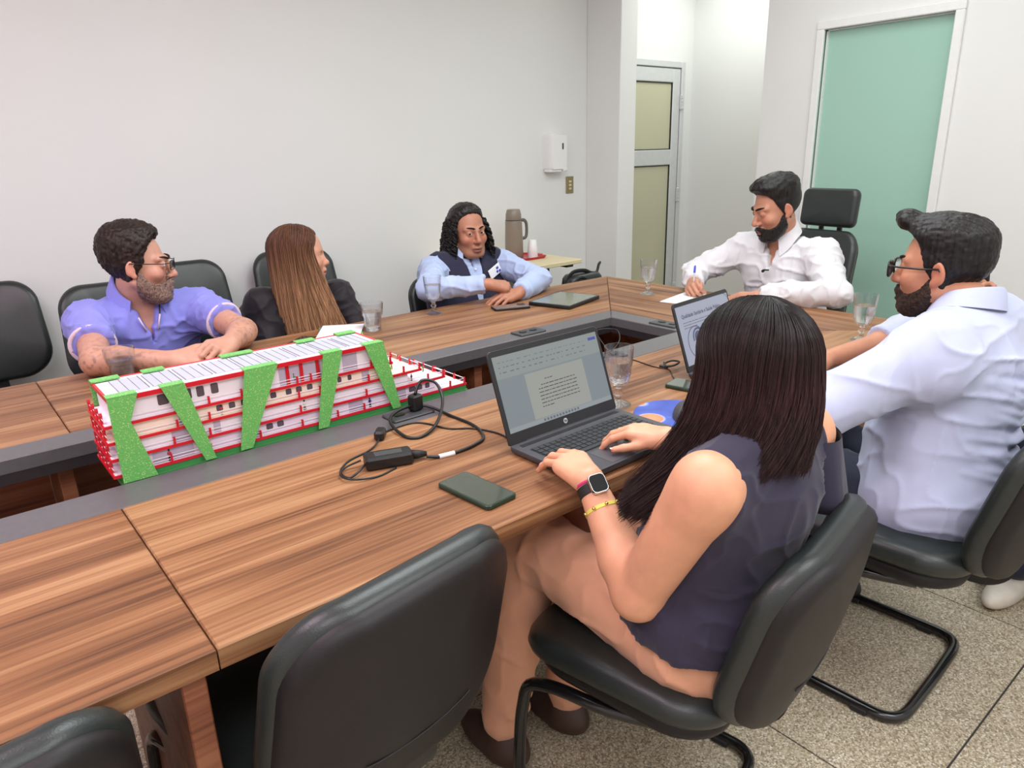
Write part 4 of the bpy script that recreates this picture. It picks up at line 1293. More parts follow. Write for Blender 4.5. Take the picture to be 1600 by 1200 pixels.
# ------------------------------------------------------------------ sculpting: signed-distance shapes meshed with surface nets
class SDF:
    def __init__(s, lo, hi, h, margin=None):
        s.lo = np.array(lo, dtype=np.float32); s.h = float(h)
        n = np.maximum(np.ceil((np.array(hi) - np.array(lo)) / h).astype(int) + 1, 4)
        s.ax = [s.lo[i] + np.arange(n[i], dtype=np.float32) * np.float32(h) for i in range(3)]
        s.d = np.full(tuple(n), 1.0, dtype=np.float32)
        s.mg = 3.0 * h if margin is None else margin
        s.fr = None

    def frame(s, H=None):
        s.fr = None if H is None else (np.array(H)[:3, 3], np.array(H)[:3, :3])
        return s

    def _p(s, p):
        p = np.array(p, dtype=np.float64)
        return p if s.fr is None else s.fr[0] + s.fr[1] @ p

    def _rot(s, R):
        A = np.eye(3) if R is None else np.array(R)[:3, :3]
        return A if s.fr is None else s.fr[1] @ A

    def _sl(s, lo, hi, k):
        e = s.mg + k
        out = []
        for i in range(3):
            a = int(np.floor((lo[i] - e - s.lo[i]) / s.h)); b_ = int(np.ceil((hi[i] + e - s.lo[i]) / s.h)) + 1
            a = max(a, 0); b_ = min(b_, len(s.ax[i]))
            if b_ <= a: return None
            out.append(slice(a, b_))
        return tuple(out)

    def _xyz(s, sl):
        return (s.ax[0][sl[0]][:, None, None], s.ax[1][sl[1]][None, :, None], s.ax[2][sl[2]][None, None, :])

    def _put(s, sl, v, k, sub):
        cur = s.d[sl]
        v = v.astype(np.float32)
        if sub:
            v = -v
            if k > 0:
                q = np.maximum(k - np.abs(cur - v), 0) / k
                s.d[sl] = np.maximum(cur, v) + q * q * k * .25
            else: s.d[sl] = np.maximum(cur, v)
        else:
            if k > 0:
                q = np.maximum(k - np.abs(cur - v), 0) / k
                s.d[sl] = np.minimum(cur, v) - q * q * k * .25
            else: s.d[sl] = np.minimum(cur, v)

    def cap(s, a, b, ra, rb=None, k=.012, sub=False):
        rb = ra if rb is None else rb
        a, b = s._p(a), s._p(b)
        r = max(ra, rb)
        sl = s._sl(np.minimum(a, b) - r, np.maximum(a, b) + r, k)
        if sl is None: return s
        X, Y, Z = s._xyz(sl)
        ba = b - a; L = float(ba @ ba) + 1e-12
        t = np.clip(((X - a[0]) * ba[0] + (Y - a[1]) * ba[1] + (Z - a[2]) * ba[2]) / L, 0, 1)
        d = np.sqrt((X - a[0] - t * ba[0]) ** 2 + (Y - a[1] - t * ba[1]) ** 2 + (Z - a[2] - t * ba[2]) ** 2) - (ra + (rb - ra) * t)
        s._put(sl, d, k, sub)
        return s

    def chain(s, pts, rs, k=.012, sub=False):
        for i in range(len(pts) - 1): s.cap(pts[i], pts[i + 1], rs[i], rs[i + 1], k, sub)
        return s

    def ell(s, c, r, R=None, k=.015, sub=False):
        c = s._p(c); A = s._rot(R); r = np.array(r, dtype=float)
        ext = np.sqrt(((A * r) ** 2).sum(1))
        sl = s._sl(c - ext, c + ext, k)
        if sl is None: return s
        X, Y, Z = s._xyz(sl)
        x, y, z = X - c[0], Y - c[1], Z - c[2]
        u = x * A[0, 0] + y * A[1, 0] + z * A[2, 0]; v = x * A[0, 1] + y * A[1, 1] + z * A[2, 1]; w_ = x * A[0, 2] + y * A[1, 2] + z * A[2, 2]
        k0 = np.sqrt((u / r[0]) ** 2 + (v / r[1]) ** 2 + (w_ / r[2]) ** 2)
        k1 = np.sqrt((u / r[0] ** 2) ** 2 + (v / r[1] ** 2) ** 2 + (w_ / r[2] ** 2) ** 2) + 1e-9
        s._put(sl, k0 * (k0 - 1) / k1, k, sub)
        return s

    def box(s, c, hs, R=None, rnd=.01, k=.008, sub=False):
        c = s._p(c); A = s._rot(R); hs = np.array(hs, dtype=float)
        ext = np.abs(A) @ hs
        sl = s._sl(c - ext, c + ext, k)
        if sl is None: return s
        X, Y, Z = s._xyz(sl)
        x, y, z = X - c[0], Y - c[1], Z - c[2]
        q = [np.abs(x * A[0, i] + y * A[1, i] + z * A[2, i]) - (hs[i] - rnd) for i in range(3)]
        d = np.sqrt(sum(np.maximum(v, 0) ** 2 for v in q)) + np.minimum(np.maximum(np.maximum(q[0], q[1]), q[2]), 0) - rnd
        s._put(sl, d, k, sub)
        return s

    def plane(s, p, n, k=.0):
        """keep only the side the normal points away from"""
        p = s._p(p); n = np.array(n, dtype=float)
        if s.fr is not None: n = s.fr[1] @ n
        n /= np.linalg.norm(n)
        X, Y, Z = s._xyz((slice(None),) * 3)
        v = ((X - p[0]) * n[0] + (Y - p[1]) * n[1] + (Z - p[2]) * n[2]).astype(np.float32)
        s.d = np.maximum(s.d, v)
        return s

    def mesh(s, smooth=1):
        v, f = surfnet(s.d, s.lo, s.h)
        if smooth: v = relax(v, f, smooth)
        return v, f


def surfnet(d, lo, h):
    s = d < 0
    n = np.array(d.shape)
    c = np.zeros(tuple(n - 1), dtype=np.int8)
    for i in (0, 1):
        for j in (0, 1):
            for k in (0, 1):
                c += s[i:n[0] - 1 + i, j:n[1] - 1 + j, k:n[2] - 1 + k]
    act = (c > 0) & (c < 8)
    ids = np.argwhere(act)
    num = np.full(act.shape, -1, dtype=np.int32)
    num[act] = np.arange(len(ids), dtype=np.int32)
    acc = np.zeros((len(ids), 3)); cnt = np.zeros(len(ids))
    cs = [(i, j, k) for i in (0, 1) for j in (0, 1) for k in (0, 1)]
    val = {q: d[ids[:, 0] + q[0], ids[:, 1] + q[1], ids[:, 2] + q[2]] for q in cs}
    for a in cs:
        for ax in range(3):
            if a[ax]: continue
            b = list(a); b[ax] = 1; b = tuple(b)
            da, db = val[a], val[b]
            x = (da < 0) != (db < 0)
            t = np.where(x, da / np.where(da == db, 1, da - db), 0)
            for q in range(3):
                acc[:, q] += np.where(x, a[q] + (t if q == ax else 0), 0)
            cnt += x
    v = (ids + acc / cnt[:, None]) * h + np.array(lo)
    F = []
    for ax in range(3):
        u, w_ = (ax + 1) % 3, (ax + 2) % 3
        sl0 = [slice(1, n[i] - 1) for i in range(3)]; sl0[ax] = slice(0, n[ax] - 1)
        sl1 = list(sl0); sl1[ax] = slice(1, n[ax])
        A, B = s[tuple(sl0)], s[tuple(sl1)]
        e = np.argwhere(A != B)
        if not len(e): continue
        off = np.array([sl0[i].start for i in range(3)])
        flip = A[e[:, 0], e[:, 1], e[:, 2]]
        e = e + off
        q = []
        for (du, dw) in ((-1, -1), (0, -1), (0, 0), (-1, 0)):
            g = e.copy(); g[:, u] += du; g[:, w_] += dw
            q.append(num[g[:, 0], g[:, 1], g[:, 2]])
        q = np.stack(q, 1)
        q[~flip] = q[~flip][:, ::-1]
        F.append(q)
    return v, np.concatenate(F)


def edges_of(f):
    e = np.concatenate([f[:, [0, 1]], f[:, [1, 2]], f[:, [2, 3]], f[:, [3, 0]]])
    e.sort(axis=1)
    return np.unique(e[:, 0].astype(np.int64) * 10000000 + e[:, 1])


def relax(v, f, it=1, lam=.5):
    e = edges_of(f); a, b = e // 10000000, e % 10000000
    n = len(v)
    deg = np.bincount(a, minlength=n) + np.bincount(b, minlength=n)
    deg = np.maximum(deg, 1)
    for _ in range(it):
        m = np.stack([np.bincount(a, v[b, i], n) + np.bincount(b, v[a, i], n) for i in range(3)], 1) / deg[:, None]
        v = v + lam * (m - v)
    return v


def normals(v, f):
    n = np.cross(v[f[:, 2]] - v[f[:, 0]], v[f[:, 3]] - v[f[:, 1]])
    out = np.zeros_like(v)
    for i in range(3):
        for k in range(4):
            out[:, i] += np.bincount(f[:, k], n[:, i], len(v))
    return out / (np.linalg.norm(out, axis=1, keepdims=True) + 1e-12)


_LAT = RNG.random((32, 32, 32)).astype(np.float32) * 2 - 1


def noise(p):
    """value noise, -1..1, unit wavelength"""
    p = np.asarray(p); i = np.floor(p).astype(int); t = p - i; t = t * t * (3 - 2 * t)
    o = 0
    for a in (0, 1):
        for b in (0, 1):
            for c in (0, 1):
                wgt = (t[:, 0] if a else 1 - t[:, 0]) * (t[:, 1] if b else 1 - t[:, 1]) * (t[:, 2] if c else 1 - t[:, 2])
                o = o + wgt * _LAT[(i[:, 0] + a) % 32, (i[:, 1] + b) % 32, (i[:, 2] + c) % 32]
    return o


def displace(v, f, fn):
    return v + normals(v, f) * np.asarray(fn(v))[:, None]


def folds(v, lines, amp=.004):
    """cloth creases: each line = (a, b, width, depth factor): a soft ridge from a to b"""
    o = np.zeros(len(v))
    for (a, b, wd, am) in lines:
        a, b = np.array(a), np.array(b); ba = b - a
        t = np.clip(((v - a) @ ba) / (ba @ ba), 0, 1)
        d = np.linalg.norm(v - a - t[:, None] * ba, axis=1)
        o += am * amp * np.exp(-(d / wd) ** 2) * np.sin(PI * np.clip(t, .02, .98)) ** .5
    return o


# ------------------------------------------------------------------ head template (local: x to the person's right, y forward, z up)
def head_prims(S, sx=1.0, jaw=1.0, nose=1.0, ears=True, lid=.0046, lidz=-.0005):
    S.ell((0, -.016, .036), (.0765 * sx, .097, .086), k=.0)
    S.ell((0, .022, -.015), (.066 * sx, .066, .075), k=.03)
    S.ell((0, .030, -.066), (.052 * jaw, .054, .052), k=.03)
    S.ell((0, .068, -.103), (.024 * jaw, .020, .018), k=.025)
    for q in (-1, 1):
        S.cap((q * .058 * jaw, -.005, -.055), (q * .03 * jaw, .055, -.100), .014, .014, k=.03)
        S.ell((q * .043, .055, -.030), (.024, .026, .022), k=.022)
        S.cap((q * .046, .066, .020), (q * .014, .083, .016), .010, .009, k=.016)
    S.cap((0, .086, .006), (0, .104 * (1 + .0 * nose), -.034), .0085 * nose, .0125 * nose, k=.012)
    S.ell((0, .1045, -.036), (.0125 * nose, .0125, .0105), k=.008)
    for q in (-1, 1):
        S.ell((q * .0125 * nose, .0925, -.040), (.0085, .011, .008), k=.006)
        S.ell((q * .032, .0975, .0005), (.0185, .016, .0115), k=.012, sub=True)
        S.ell((q * .032, .0735, .0005), (.0155, .0155, .0150), k=.004)
        if lid > 0: S.ell((q * .032, .0890, lidz), (.0128, .012, lid), k=.0012, sub=True)
    S.ell((0, .088, -.066), (.024, .014, .010), k=.012)
    S.cap((-.020, .083, -.0705), (.020, .083, -.0705), .0060, k=.006)
    S.cap((-.008, .0935, -.0675), (.008, .0935, -.0675), .0062, k=.008)
    S.cap((-.016, .084, -.0815), (.016, .084, -.0815), .0062, k=.006)
    S.cap((-.007, .0925, -.0815), (.007, .0925, -.0815), .0068, k=.008)
    S.cap((-.022, .095, -.0748), (.022, .095, -.0748), .0022, k=.004, sub=True)
    if ears:
        for q in (-1, 1):
            R = Matrix.Rotation(q * .42, 3, 'Z') @ Matrix.Rotation(-.16, 3, 'X')
            S.ell((q * .0795 * sx, -.012, -.006), (.0075, .0185, .030), R, k=.006)
            S.ell((q * .0765 * sx, -.004, -.032), (.006, .010, .010), k=.008)
            S.ell((q * .0865 * sx, -.009, -.003), (.0045, .010, .017), R, k=.005, sub=True)


HL = SDF((-.17, -.20, -.19), (.17, .19, .21), .0032, margin=.06)
head_prims(HL, ears=False)
HX, HY, HZ = HL._xyz((slice(None),) * 3)
HD = HL.d.copy()
HP = np.stack(np.broadcast_arrays(HX, HY, HZ), -1)


def head_piece(thick, mask, extra=None, smooth=1, disp=None):
    """hair or beard: the head pushed out by thick (array), kept where mask < 0; extra(SDF) adds shapes"""
    S = SDF((-.17, -.20, -.19), (.17, .19, .21), .0032)
    S.d = np.maximum(HD - thick, mask).astype(np.float32)
    # hollow underside so the piece stays a cap on the head
    S.d = np.maximum(S.d, -(HD + .006)).astype(np.float32)
    if extra: extra(S)
    v, f = S.mesh(smooth)
    if disp is not None: v = displace(v, f, disp)
    return v, f


def feather(th, mask, w_):
    """thin the hair out towards its edge"""
    return (.0012 + th * np.clip(-mask / w_, 0, 1) ** .7).astype(np.float32)


def hairline(zs, ys):
    return (HY - np.interp(HZ, zs, ys)).astype(np.float32) + 0 * HX


def put_head(H, v):
    return tf(v, H)


def head_matrix(pos, fwd, pitch=0.0, roll=0.0, s=1.0):
    """fwd: horizontal facing; pitch positive looks up"""
    a = math.atan2(fwd[1], fwd[0]) - PI / 2
    Rm = Matrix.Rotation(a, 4, 'Z') @ Matrix.Rotation(pitch, 4, 'X') @ Matrix.Rotation(roll, 4, 'Y')
    return Matrix.Translation(pos) @ Rm @ Matrix.Scale(s, 4)


# ------------------------------------------------------------------ hands
def hand(S, wrist, dirv, up, side, curl=(.5, .5, .5, .5), spread=.10, thumb=(.6, .3), s=1.0, fist=False, wr=.0255, base=.25, tips=None):
    """adds palm, four fingers and a thumb; side=+1 when the thumb lies towards dir x up ... i.e. left hand palm down"""
    d = np.array(dirv, float); d /= np.linalg.norm(d)
    u = np.array(up, float); u -= d * (u @ d); u /= np.linalg.norm(u)
    l = np.cross(d, u) * side           # towards the thumb
    w0 = np.array(wrist, float)
    P = lambda a, b, c: w0 + s * (d * a + l * b + u * c)
    # palm
    kn = [(.082, .030, .004), (.087, .010, .007), (.083, -.010, .005), (.074, -.028, .000)]
    for (a, b, c) in kn:
        S.cap(P(.004, b * .45, 0), P(a - .006, b, c - .002), .0155 * s, .0118 * s, k=.014)
    S.cap(P(.012, -.016, -.004), P(.06, -.026, -.005), .013 * s, .011 * s, k=.014)
    out = []
    L = [(.040, .025, .020), (.044, .028, .021), (.041, .026, .021), (.032, .020, .018)]
    R = [(.0098, .0087, .0075), (.0100, .0089, .0077), (.0096, .0085, .0073), (.0086, .0075, .0066)]
    for i in range(4):
        a, b, c = kn[i]
        p = P(a, b, c)
        sp = spread * (1.5 - i)
        ang = base + (curl[i] if not fist else 1.3) * .55
        dd = d * math.cos(sp) + l * math.sin(sp)
        for j in range(3):
            dv = dd * math.cos(ang) - u * math.sin(ang)
            q = p + dv * L[i][j] * s
            S.cap(p, q, R[i][j] * s, (R[i][j + 1] if j < 2 else R[i][2] * .88) * s, k=.0035)
            p = q
            ang += curl[i] * (.95 if j == 0 else .65)
        out.append((p, dv, i))
    # thumb
    ta, tb = thumb
    p = P(.022, .020, -.006)
    S.cap(P(.010, .010, -.004), p, .014 * s, .0135 * s, k=.012)
    dv = d * math.cos(ta) + l * math.sin(ta) - u * .25; dv /= np.linalg.norm(dv)
    q = p + dv * .040 * s
    S.cap(p, q, .0132 * s, .0108 * s, k=.010)
    dv2 = dv * math.cos(tb) + (d * .8 - l * .5) * math.sin(tb); dv2 /= np.linalg.norm(dv2)
    r = q + dv2 * .030 * s
    S.cap(q, r, .0104 * s, .0095 * s, k=.004)
    r2 = r + dv2 * .022 * s
    S.cap(r, r2, .0095 * s, .0078 * s, k=.004)
    out.append((r2, dv2, 4))
    return out


# ------------------------------------------------------------------ strands of long hair
def strands(paths, rad, sides=3):
    """paths (N,T,3) -> verts, quads of thin tapered tubes"""
    P = np.asarray(paths); N, T, _ = P.shape
    t = np.gradient(P, axis=1); t /= np.linalg.norm(t, axis=2, keepdims=True) + 1e-9
    ref = np.cross(P[:, T // 3] - P[:, 0], P[:, -1] - P[:, 0]); ref /= np.linalg.norm(ref, axis=1, keepdims=True) + 1e-9
    ref = ref[:, None, :]; n = ref - t * (t * ref).sum(2, keepdims=True)
    n /= np.linalg.norm(n, axis=2, keepdims=True) + 1e-9
    b = np.cross(t, n)
    rad = np.broadcast_to(np.asarray(rad), (N, T))
    V = []
    for k in range(sides):
        a = 2 * PI * k / sides
        V.append(P + (n * math.cos(a) + b * math.sin(a)) * rad[..., None])
    V = np.stack(V, 2).reshape(-1, 3)
    i, j, k = np.meshgrid(np.arange(N), np.arange(T - 1), np.arange(sides), indexing='ij')
    base = (i * T + j) * sides
    k2 = (k + 1) % sides
    F = np.stack([base + k, base + k2, base + sides + k2, base + sides + k], -1).reshape(-1, 4)
    return V, F


def merge(parts):
    V = []; Fs = []; n = 0
    for v, f in parts:
        V.append(v); Fs.append(f + n); n += len(v)
    return np.concatenate(V), np.concatenate(Fs)
# ------------------------------------------------------------------ people
def _cone(S, a, b, ra, rb, k=.012):
    """tapered limb of cloth with a flat open end at b"""
    a, b = S._p(a), S._p(b); r = max(ra, rb)
    sl = S._sl(np.minimum(a, b) - r, np.maximum(a, b) + r, k)
    X, Y, Z = S._xyz(sl); ba = b - a; L = float(ba @ ba); ln = math.sqrt(L)
    t = ((X - a[0]) * ba[0] + (Y - a[1]) * ba[1] + (Z - a[2]) * ba[2]) / L
    tc = np.maximum(t, 0)
    d = np.sqrt((X - a[0] - tc * ba[0]) ** 2 + (Y - a[1] - tc * ba[1]) ** 2 + (Z - a[2] - tc * ba[2]) ** 2) - (ra + (rb - ra) * np.clip(tc, 0, 1))
    S._put(sl, np.maximum(d, (t - 1) * ln), k, False)
    return S


V3 = lambda *a: np.array(a, dtype=float)


def unit(v): return np.asarray(v) / np.linalg.norm(v)


def carve_v(S, p, w0, depth, top=.05, apex=.0, f0=.02):
    """open a V at the front of a garment: half-width w0 at the neck, closing at depth below it"""
    X, Y, Z = S._xyz((slice(None),) * 3)
    x, y, z = X - p.N[0], Y - p.N[1], Z - p.N[2]
    u = x * p.lat[0] + y * p.lat[1] + z * p.lat[2]; f = x * p.fw[0] + y * p.fw[1] + z * p.fw[2]; w_ = x * p.up[0] + y * p.up[1] + z * p.up[2]
    half = np.clip((w_ + depth) / (top + depth), -1, 1.2) * (w0 - apex) + apex
    d = np.maximum(np.abs(u) - half, f0 - f)
    d = np.maximum(d, -(w_ + depth))
    S.d = np.maximum(S.d, -d.astype(np.float32))


def back_folds(p, lines, amp, front=False):
    """drag creases given as polylines in the (left, up) plane of the torso"""
    def fn(v):
        q = v - p.N; u = q @ p.lat; w_ = q @ p.up; f = q @ p.fw
        side = (f > .02) if front else (f < -.01)
        o = np.zeros(len(v))
        for (pts, wd, am) in lines:
            best = np.full(len(v), 9.0); tt = np.zeros(len(v)); n = len(pts) - 1
            for i in range(n):
                a, b = np.array(pts[i]), np.array(pts[i + 1]); ba = b - a
                t = np.clip(((u - a[0]) * ba[0] + (w_ - a[1]) * ba[1]) / (ba @ ba), 0, 1)
                d = np.hypot(u - a[0] - t * ba[0], w_ - a[1] - t * ba[1])
                m_ = d < best; best = np.where(m_, d, best); tt = np.where(m_, (i + t) / n, tt)
            o += am * amp * np.exp(-(best / wd) ** 2) * np.sin(PI * np.clip(tt, .03, .97)) ** .6
        return o * side
    return fn


class Person:
    def __init__(s, label, neck, pelvis, sh_r, sh_l, el_r, el_l, wr_r, wr_l, head, fwd, pitch=0, roll=0, hs=1.0, skin=(200, 150, 120), fat=1.0, lip=(165, 95, 85), sh_w=1.0):
        s.N, s.P, s.SR, s.SL, s.ER, s.EL, s.WR, s.WL = [np.array(q, float) for q in (neck, pelvis, sh_r, sh_l, el_r, el_l, wr_r, wr_l)]
        s.H = head_matrix(head, fwd, pitch, roll, hs); s.hs = hs
        s.up = unit(s.N - s.P); s.lat = s.SL - s.SR; s.lat = unit(s.lat - s.up * (s.lat @ s.up))
        s.fw = np.cross(s.lat, s.up)
        s.R = np.stack([s.lat, s.fw, s.up], 1)
        s.fat = fat
        s.skin = np.array(srgb(*skin)[:3]); s.lip = np.array(srgb(*lip)[:3])
        s.loc = (s.P[0], s.P[1], 0.0)
        s.root = thing('person', label, 'person', s.loc)
        s.off = np.array(s.loc)
        s.tips = []

    def add(s, name, v, f, m, smooth=True, col=None, label=None):
        o = mesh_obj(name, v - s.off, f, m, s.root, smooth, col=col)
        if label: o['label'] = label
        return o

    def g(s, name, g, m, smooth=True, auto=None, parent=None):
        g.v = [np.concatenate(g.v) - s.off]
        return g.build(name, m, parent or s.root, smooth, auto)

    def torso(s, S, off=0.0, k=.05, fat=None, shoulders=True, bust=0.0):
        fat = fat or s.fat
        N, P = s.N, s.P
        L = np.linalg.norm(N - P)
        S.ell(N * .60 + P * .40 + s.fw * .012, np.array((.168 * fat + off, .112 * fat + off, min(.205 * fat, .40 * L - .012) + off)), s.R, k=0)
        S.ell(N * .28 + P * .72 + s.fw * .030, np.array((.158, .125, .17)) * fat + off, s.R, k=k)
        S.ell(P + s.fw * .02, np.array((.178, .145, .12)) * fat + off, s.R, k=k)
        if bust:
            for q in (-1, 1): S.ell(N * .66 + P * .34 + s.fw * .085 + s.lat * q * .075, np.array((.065, .06, .065)) * bust + off, s.R, k=.04)
        if shoulders:
            for sh in (s.SR, s.SL):
                S.cap(N - s.up * .055, sh - s.up * .004, .040 * fat + off, .050 * fat + off, k=.04)
                S.cap(N * .72 + P * .28, sh - s.up * .035, .085 * fat + off, .050 * fat + off, k=.05)
        return S

    def skin_body(s, hands_fn, h=.0034, arm=(.047, .040, .037, .026), torso=True, head_kw={}, bare_sh=False, tone=None, low=None):
        pts = [s.N, s.SR, s.SL, s.ER, s.EL, s.WR, s.WL, np.array(s.H)[:3, 3]]
        lo = np.min(pts, 0) - .15; hi = np.max(pts, 0) + .19
        lo[2] = max(lo[2], low if low else min(s.WR[2], s.WL[2], s.ER[2], s.EL[2]) - .075)
        # keep hands inside the box
        S = SDF(lo, hi, h)
        if torso:
            s.torso(S, -.011, shoulders=True)
        hc = np.array(s.H @ Vector((0, -.022, -.050)))
        S.cap(s.N - s.up * .03, s.N + (hc - s.N) * .45, .062 * s.hs * s.fat ** .5, .052 * s.hs, k=.03)
        S.cap(s.N + (hc - s.N) * .45, hc, .052 * s.hs, .050 * s.hs, k=.03)
        a = arm
        for (sh, el, wr) in ((s.SR, s.ER, s.WR), (s.SL, s.EL, s.WL)):
            S.cap(sh, el, a[0] * (1.12 if bare_sh else 1), a[1], k=.03)
            m = el * .72 + wr * .28
            S.cap(el, m, a[1] * .96, a[2] * 1.06, k=.02); S.cap(m, wr, a[2] * 1.06, a[3], k=.02)
        S.frame(s.H)
        head_prims(S, **head_kw)
        S.frame(None)
        s.tips = hands_fn(S, s)
        v, f = S.mesh(1)
        Hi = np.array(s.H.inverted())
        q = v @ Hi[:3, :3].T + Hi[:3, 3]
        col = np.ones((len(v), 4)); col[:, :3] = s.skin
        nz = noise(v * 22)[:, None]
        col[:, :3] *= 1 + .05 * nz
        # lips and warm cheeks / nose / ears
        lip = np.exp(-((q[:, 0] / .021) ** 4 + ((q[:, 2] + .0755) / .0105) ** 4)) * (q[:, 1] > .07)
        col[:, :3] += lip[:, None] * .8 * (s.lip - col[:, :3])
        warm = np.exp(-(((np.abs(q[:, 0]) - .042) / .022) ** 2 + ((q[:, 2] + .03) / .022) ** 2)) * (q[:, 1] > .03) + .8 * np.exp(-((q[:, 0] / .014) ** 2 + ((q[:, 2] + .034) / .016) ** 2)) * (q[:, 1] > .085) + .9 * (np.abs(q[:, 0]) > .074) * (np.abs(q[:, 2]) < .05) * (np.abs(q[:, 1]) < .05)
        warm = np.clip(warm, 0, 1)[:, None]
        col[:, :3] *= 1 + warm * np.array([.04, -.13, -.13])
        if tone is not None: tone(v, q, col)
        for (p, dv, i) in s.tips:
            dd = np.linalg.norm(v - p, axis=1)
            wgt = np.exp(-(dd / .013) ** 2)[:, None]
            col[:, :3] *= 1 + wgt * np.array([.05, -.10, -.08])
        o = s.add('body', v, f, M['skin'], col=col)
        return o

    def eyes(s, iris=(60, 40, 28), gaze=(0, 0), lid=.35):
        for q in (-1, 1):
            g = G(); n = 14; cols = []
            R = Matrix.Translation((q * .0320, .0735, .0005)) @ Matrix.Rotation(-gaze[0], 4, 'Z') @ Matrix.Rotation(gaze[1], 4, 'X') @ Matrix.Rotation(-PI / 2, 4, 'X')
            prof = [(math.sin(a) * .0136, math.cos(a) * .0136) for a in (0.001, .17, .2, .45, .5, .9, 1.4, 2.0, 2.7, 3.14)]
            g.lathe(prof, n, M=s.H @ R)
            v = np.concatenate(g.v) - s.off
            c = np.ones((len(v), 4))
            for r in range(10):
                cc = (.006, .006, .006) if r < 2 else (srgb(*iris)[:3] if r < 4 else (.62, .58, .55))
                c[r * n:(r + 1) * n, :3] = cc
            mesh_obj('eye', v, g.f, M['eye'], s.root, True, fix=True, col=c)

    def face(s, brow=(30, 22, 18), brow_w=.0042, iris=(60, 40, 28), gaze=(0, 0), lid=.35, brow_z=.0205, frown=0.0):
        s.eyes(iris, gaze, lid)
        bm_ = hair_mat('brow_hair_%d_%d_%d' % brow, srgb(*[int(c * .7) for c in brow]), srgb(*brow), .6, (300, 300, 300))
        for q in (-1, 1):
            g = G(); pts = []
            for t in np.linspace(0, 1, 8):
                pts.append(tuple(s.H @ Vector((q * (.011 + t * .042), .0925 - .030 * t * t + .001, brow_z + .007 * math.sin(t * 2.4) - frown * (1 - t) * .006))))
            g.tube(pts, [brow_w * x for x in (.7, 1.0, 1.05, 1.0, .9, .75, .55, .25)], 6, flat=.8)
            v = np.concatenate(g.v) - s.off
            mesh_obj('eyebrow', v, g.f, bm_, s.root, True, fix=True)

    def ears(s): pass

    def piece(s, name, vf, m, label=None):
        v, f = vf
        return s.add(name, tf(v, s.H), f, m, label=label)

    def collar(s, m, r=.066, h=.034, drop=.030, open_=.42, tip=.03, lean=.30, up0=.012, name='collar', spread=.010, fwd=.006):
        """fold-over shirt collar around the neck"""
        c = s.N + s.up * up0 + s.fw * fwd
        n = 29; outer = []; rows = []
        for i in range(n):
            t = i / (n - 1); a = open_ + (2 * PI - 2 * open_) * t
            e = max(0, 1 - min(t, 1 - t) / .16)          # 1 at the front points
            eb = max(0, -math.cos(a))
            dirv = s.fw * math.cos(a) + s.lat * math.sin(a)
            tilt = -lean * math.cos(a) * r
            row = []
            for (rr, zz) in ((r * 1.02, -.006), (r * .97, h * .55), (r * .95, h * .95 - .010 * e), (r * 1.03, h - .008 * e), (r * 1.12 + .004 * e, h * .80 - .012 * e), (r * (1.36 - .12 * eb) + spread * e, h * .80 - drop - tip * e - .014 * eb), (r * (1.30 - .10 * eb) + spread * e, h * .80 - drop - tip * e - .001 - .014 * eb), (r * 1.06, h * .55 - .01 * e), (r * 1.04, -.004)):
                row.append(c + dirv * rr + s.up * (zz + tilt))
            rows.append(row)
        rings = [[tuple(p) for p in row] for row in rows]
        g = G().loft(rings)
        return s.g(name, g, m, True, 60)

    def trousers(s, m, knee_r, knee_l, ank_r, ank_l, h=.008, hip=.10, r=(.088, .066, .052), seat=(.175, .15, .105), fold=None, name='trousers', low=None, disp=None):
        hr = s.P - s.lat * hip + s.fw * .03 - s.up * .02; hl = s.P + s.lat * hip + s.fw * .03 - s.up * .02
        pts = [hr, hl, np.array(knee_r), np.array(knee_l), np.array(ank_r), np.array(ank_l)]
        S = SDF(np.min(pts, 0) - .2, np.max(pts, 0) + .16, h)
        S.ell(s.P - s.up * .015, seat, s.R, k=0)
        for (a, b, c) in ((hr, knee_r, ank_r), (hl, knee_l, ank_l)):
            b = np.array(b); c = np.array(c)
            S.cap(a, b, r[0], r[1], k=.04); S.cap(b, c, r[1] * .97, r[2], k=.03)
        v, f = S.mesh(1)
        v = displace(v, f, disp or (lambda p: .003 * noise(p * 18) + .003 * (1 - np.abs(noise(p * 11 + 5))) ** 3))
        return s.add(name, v, f, m)

    def shoes(s, m, ank_r, ank_l, dirv, L=.26, label=None):
        for a in (ank_r, ank_l):
            a = np.array(a); d = unit(np.array(dirv, float))
            z0 = 0.0
            S = SDF(a - .25, a + .3, .006)
            S.lo[2] = -.02; S.ax[2] = S.lo[2] + np.arange(len(S.ax[2]), dtype=np.float32) * np.float32(.006)
            c = np.array((a[0], a[1], .04))
            Rs = np.stack([np.array((d[1], -d[0], 0)), d, np.array((0, 0, 1.0))], 1)
            S.ell(c + d * (L * .5 - .075) - V3(0, 0, .012), (.046, L * .5, .040), Rs, k=.0)
            S.ell(c - d * .02, (.037, .050, .050), Rs, k=.03)
            S.cap(c + V3(0, 0, .0), (a[0], a[1], max(a[2], .09)), .040, .042, k=.03)
            S.plane((0, 0, 0.001), (0, 0, -1))
            v, f = S.mesh(1)
            s.add('shoe', v, f, m, label=label)


def wrinkle(a=.006, b=.003, c=.0, f=(12, 12, 22)):
    """cloth relief: sharp drape ridges plus a soft unevenness"""
    f = np.array(f)
    def fn(p):
        wp = p + .018 * np.stack([noise(p * 9 + 1.7), noise(p * 9 + 5.1), noise(p * 9 + 8.3)], 1)
        r1 = (1 - np.abs(noise(wp * f + 3.3))) ** 5
        r2 = (1 - np.abs(noise(wp * f[[1, 2, 0]] * 1.4 + 7.7))) ** 6
        return a * r1 + a * .6 * r2 + b * noise(p * 14 + 9.1) + c
    return fn


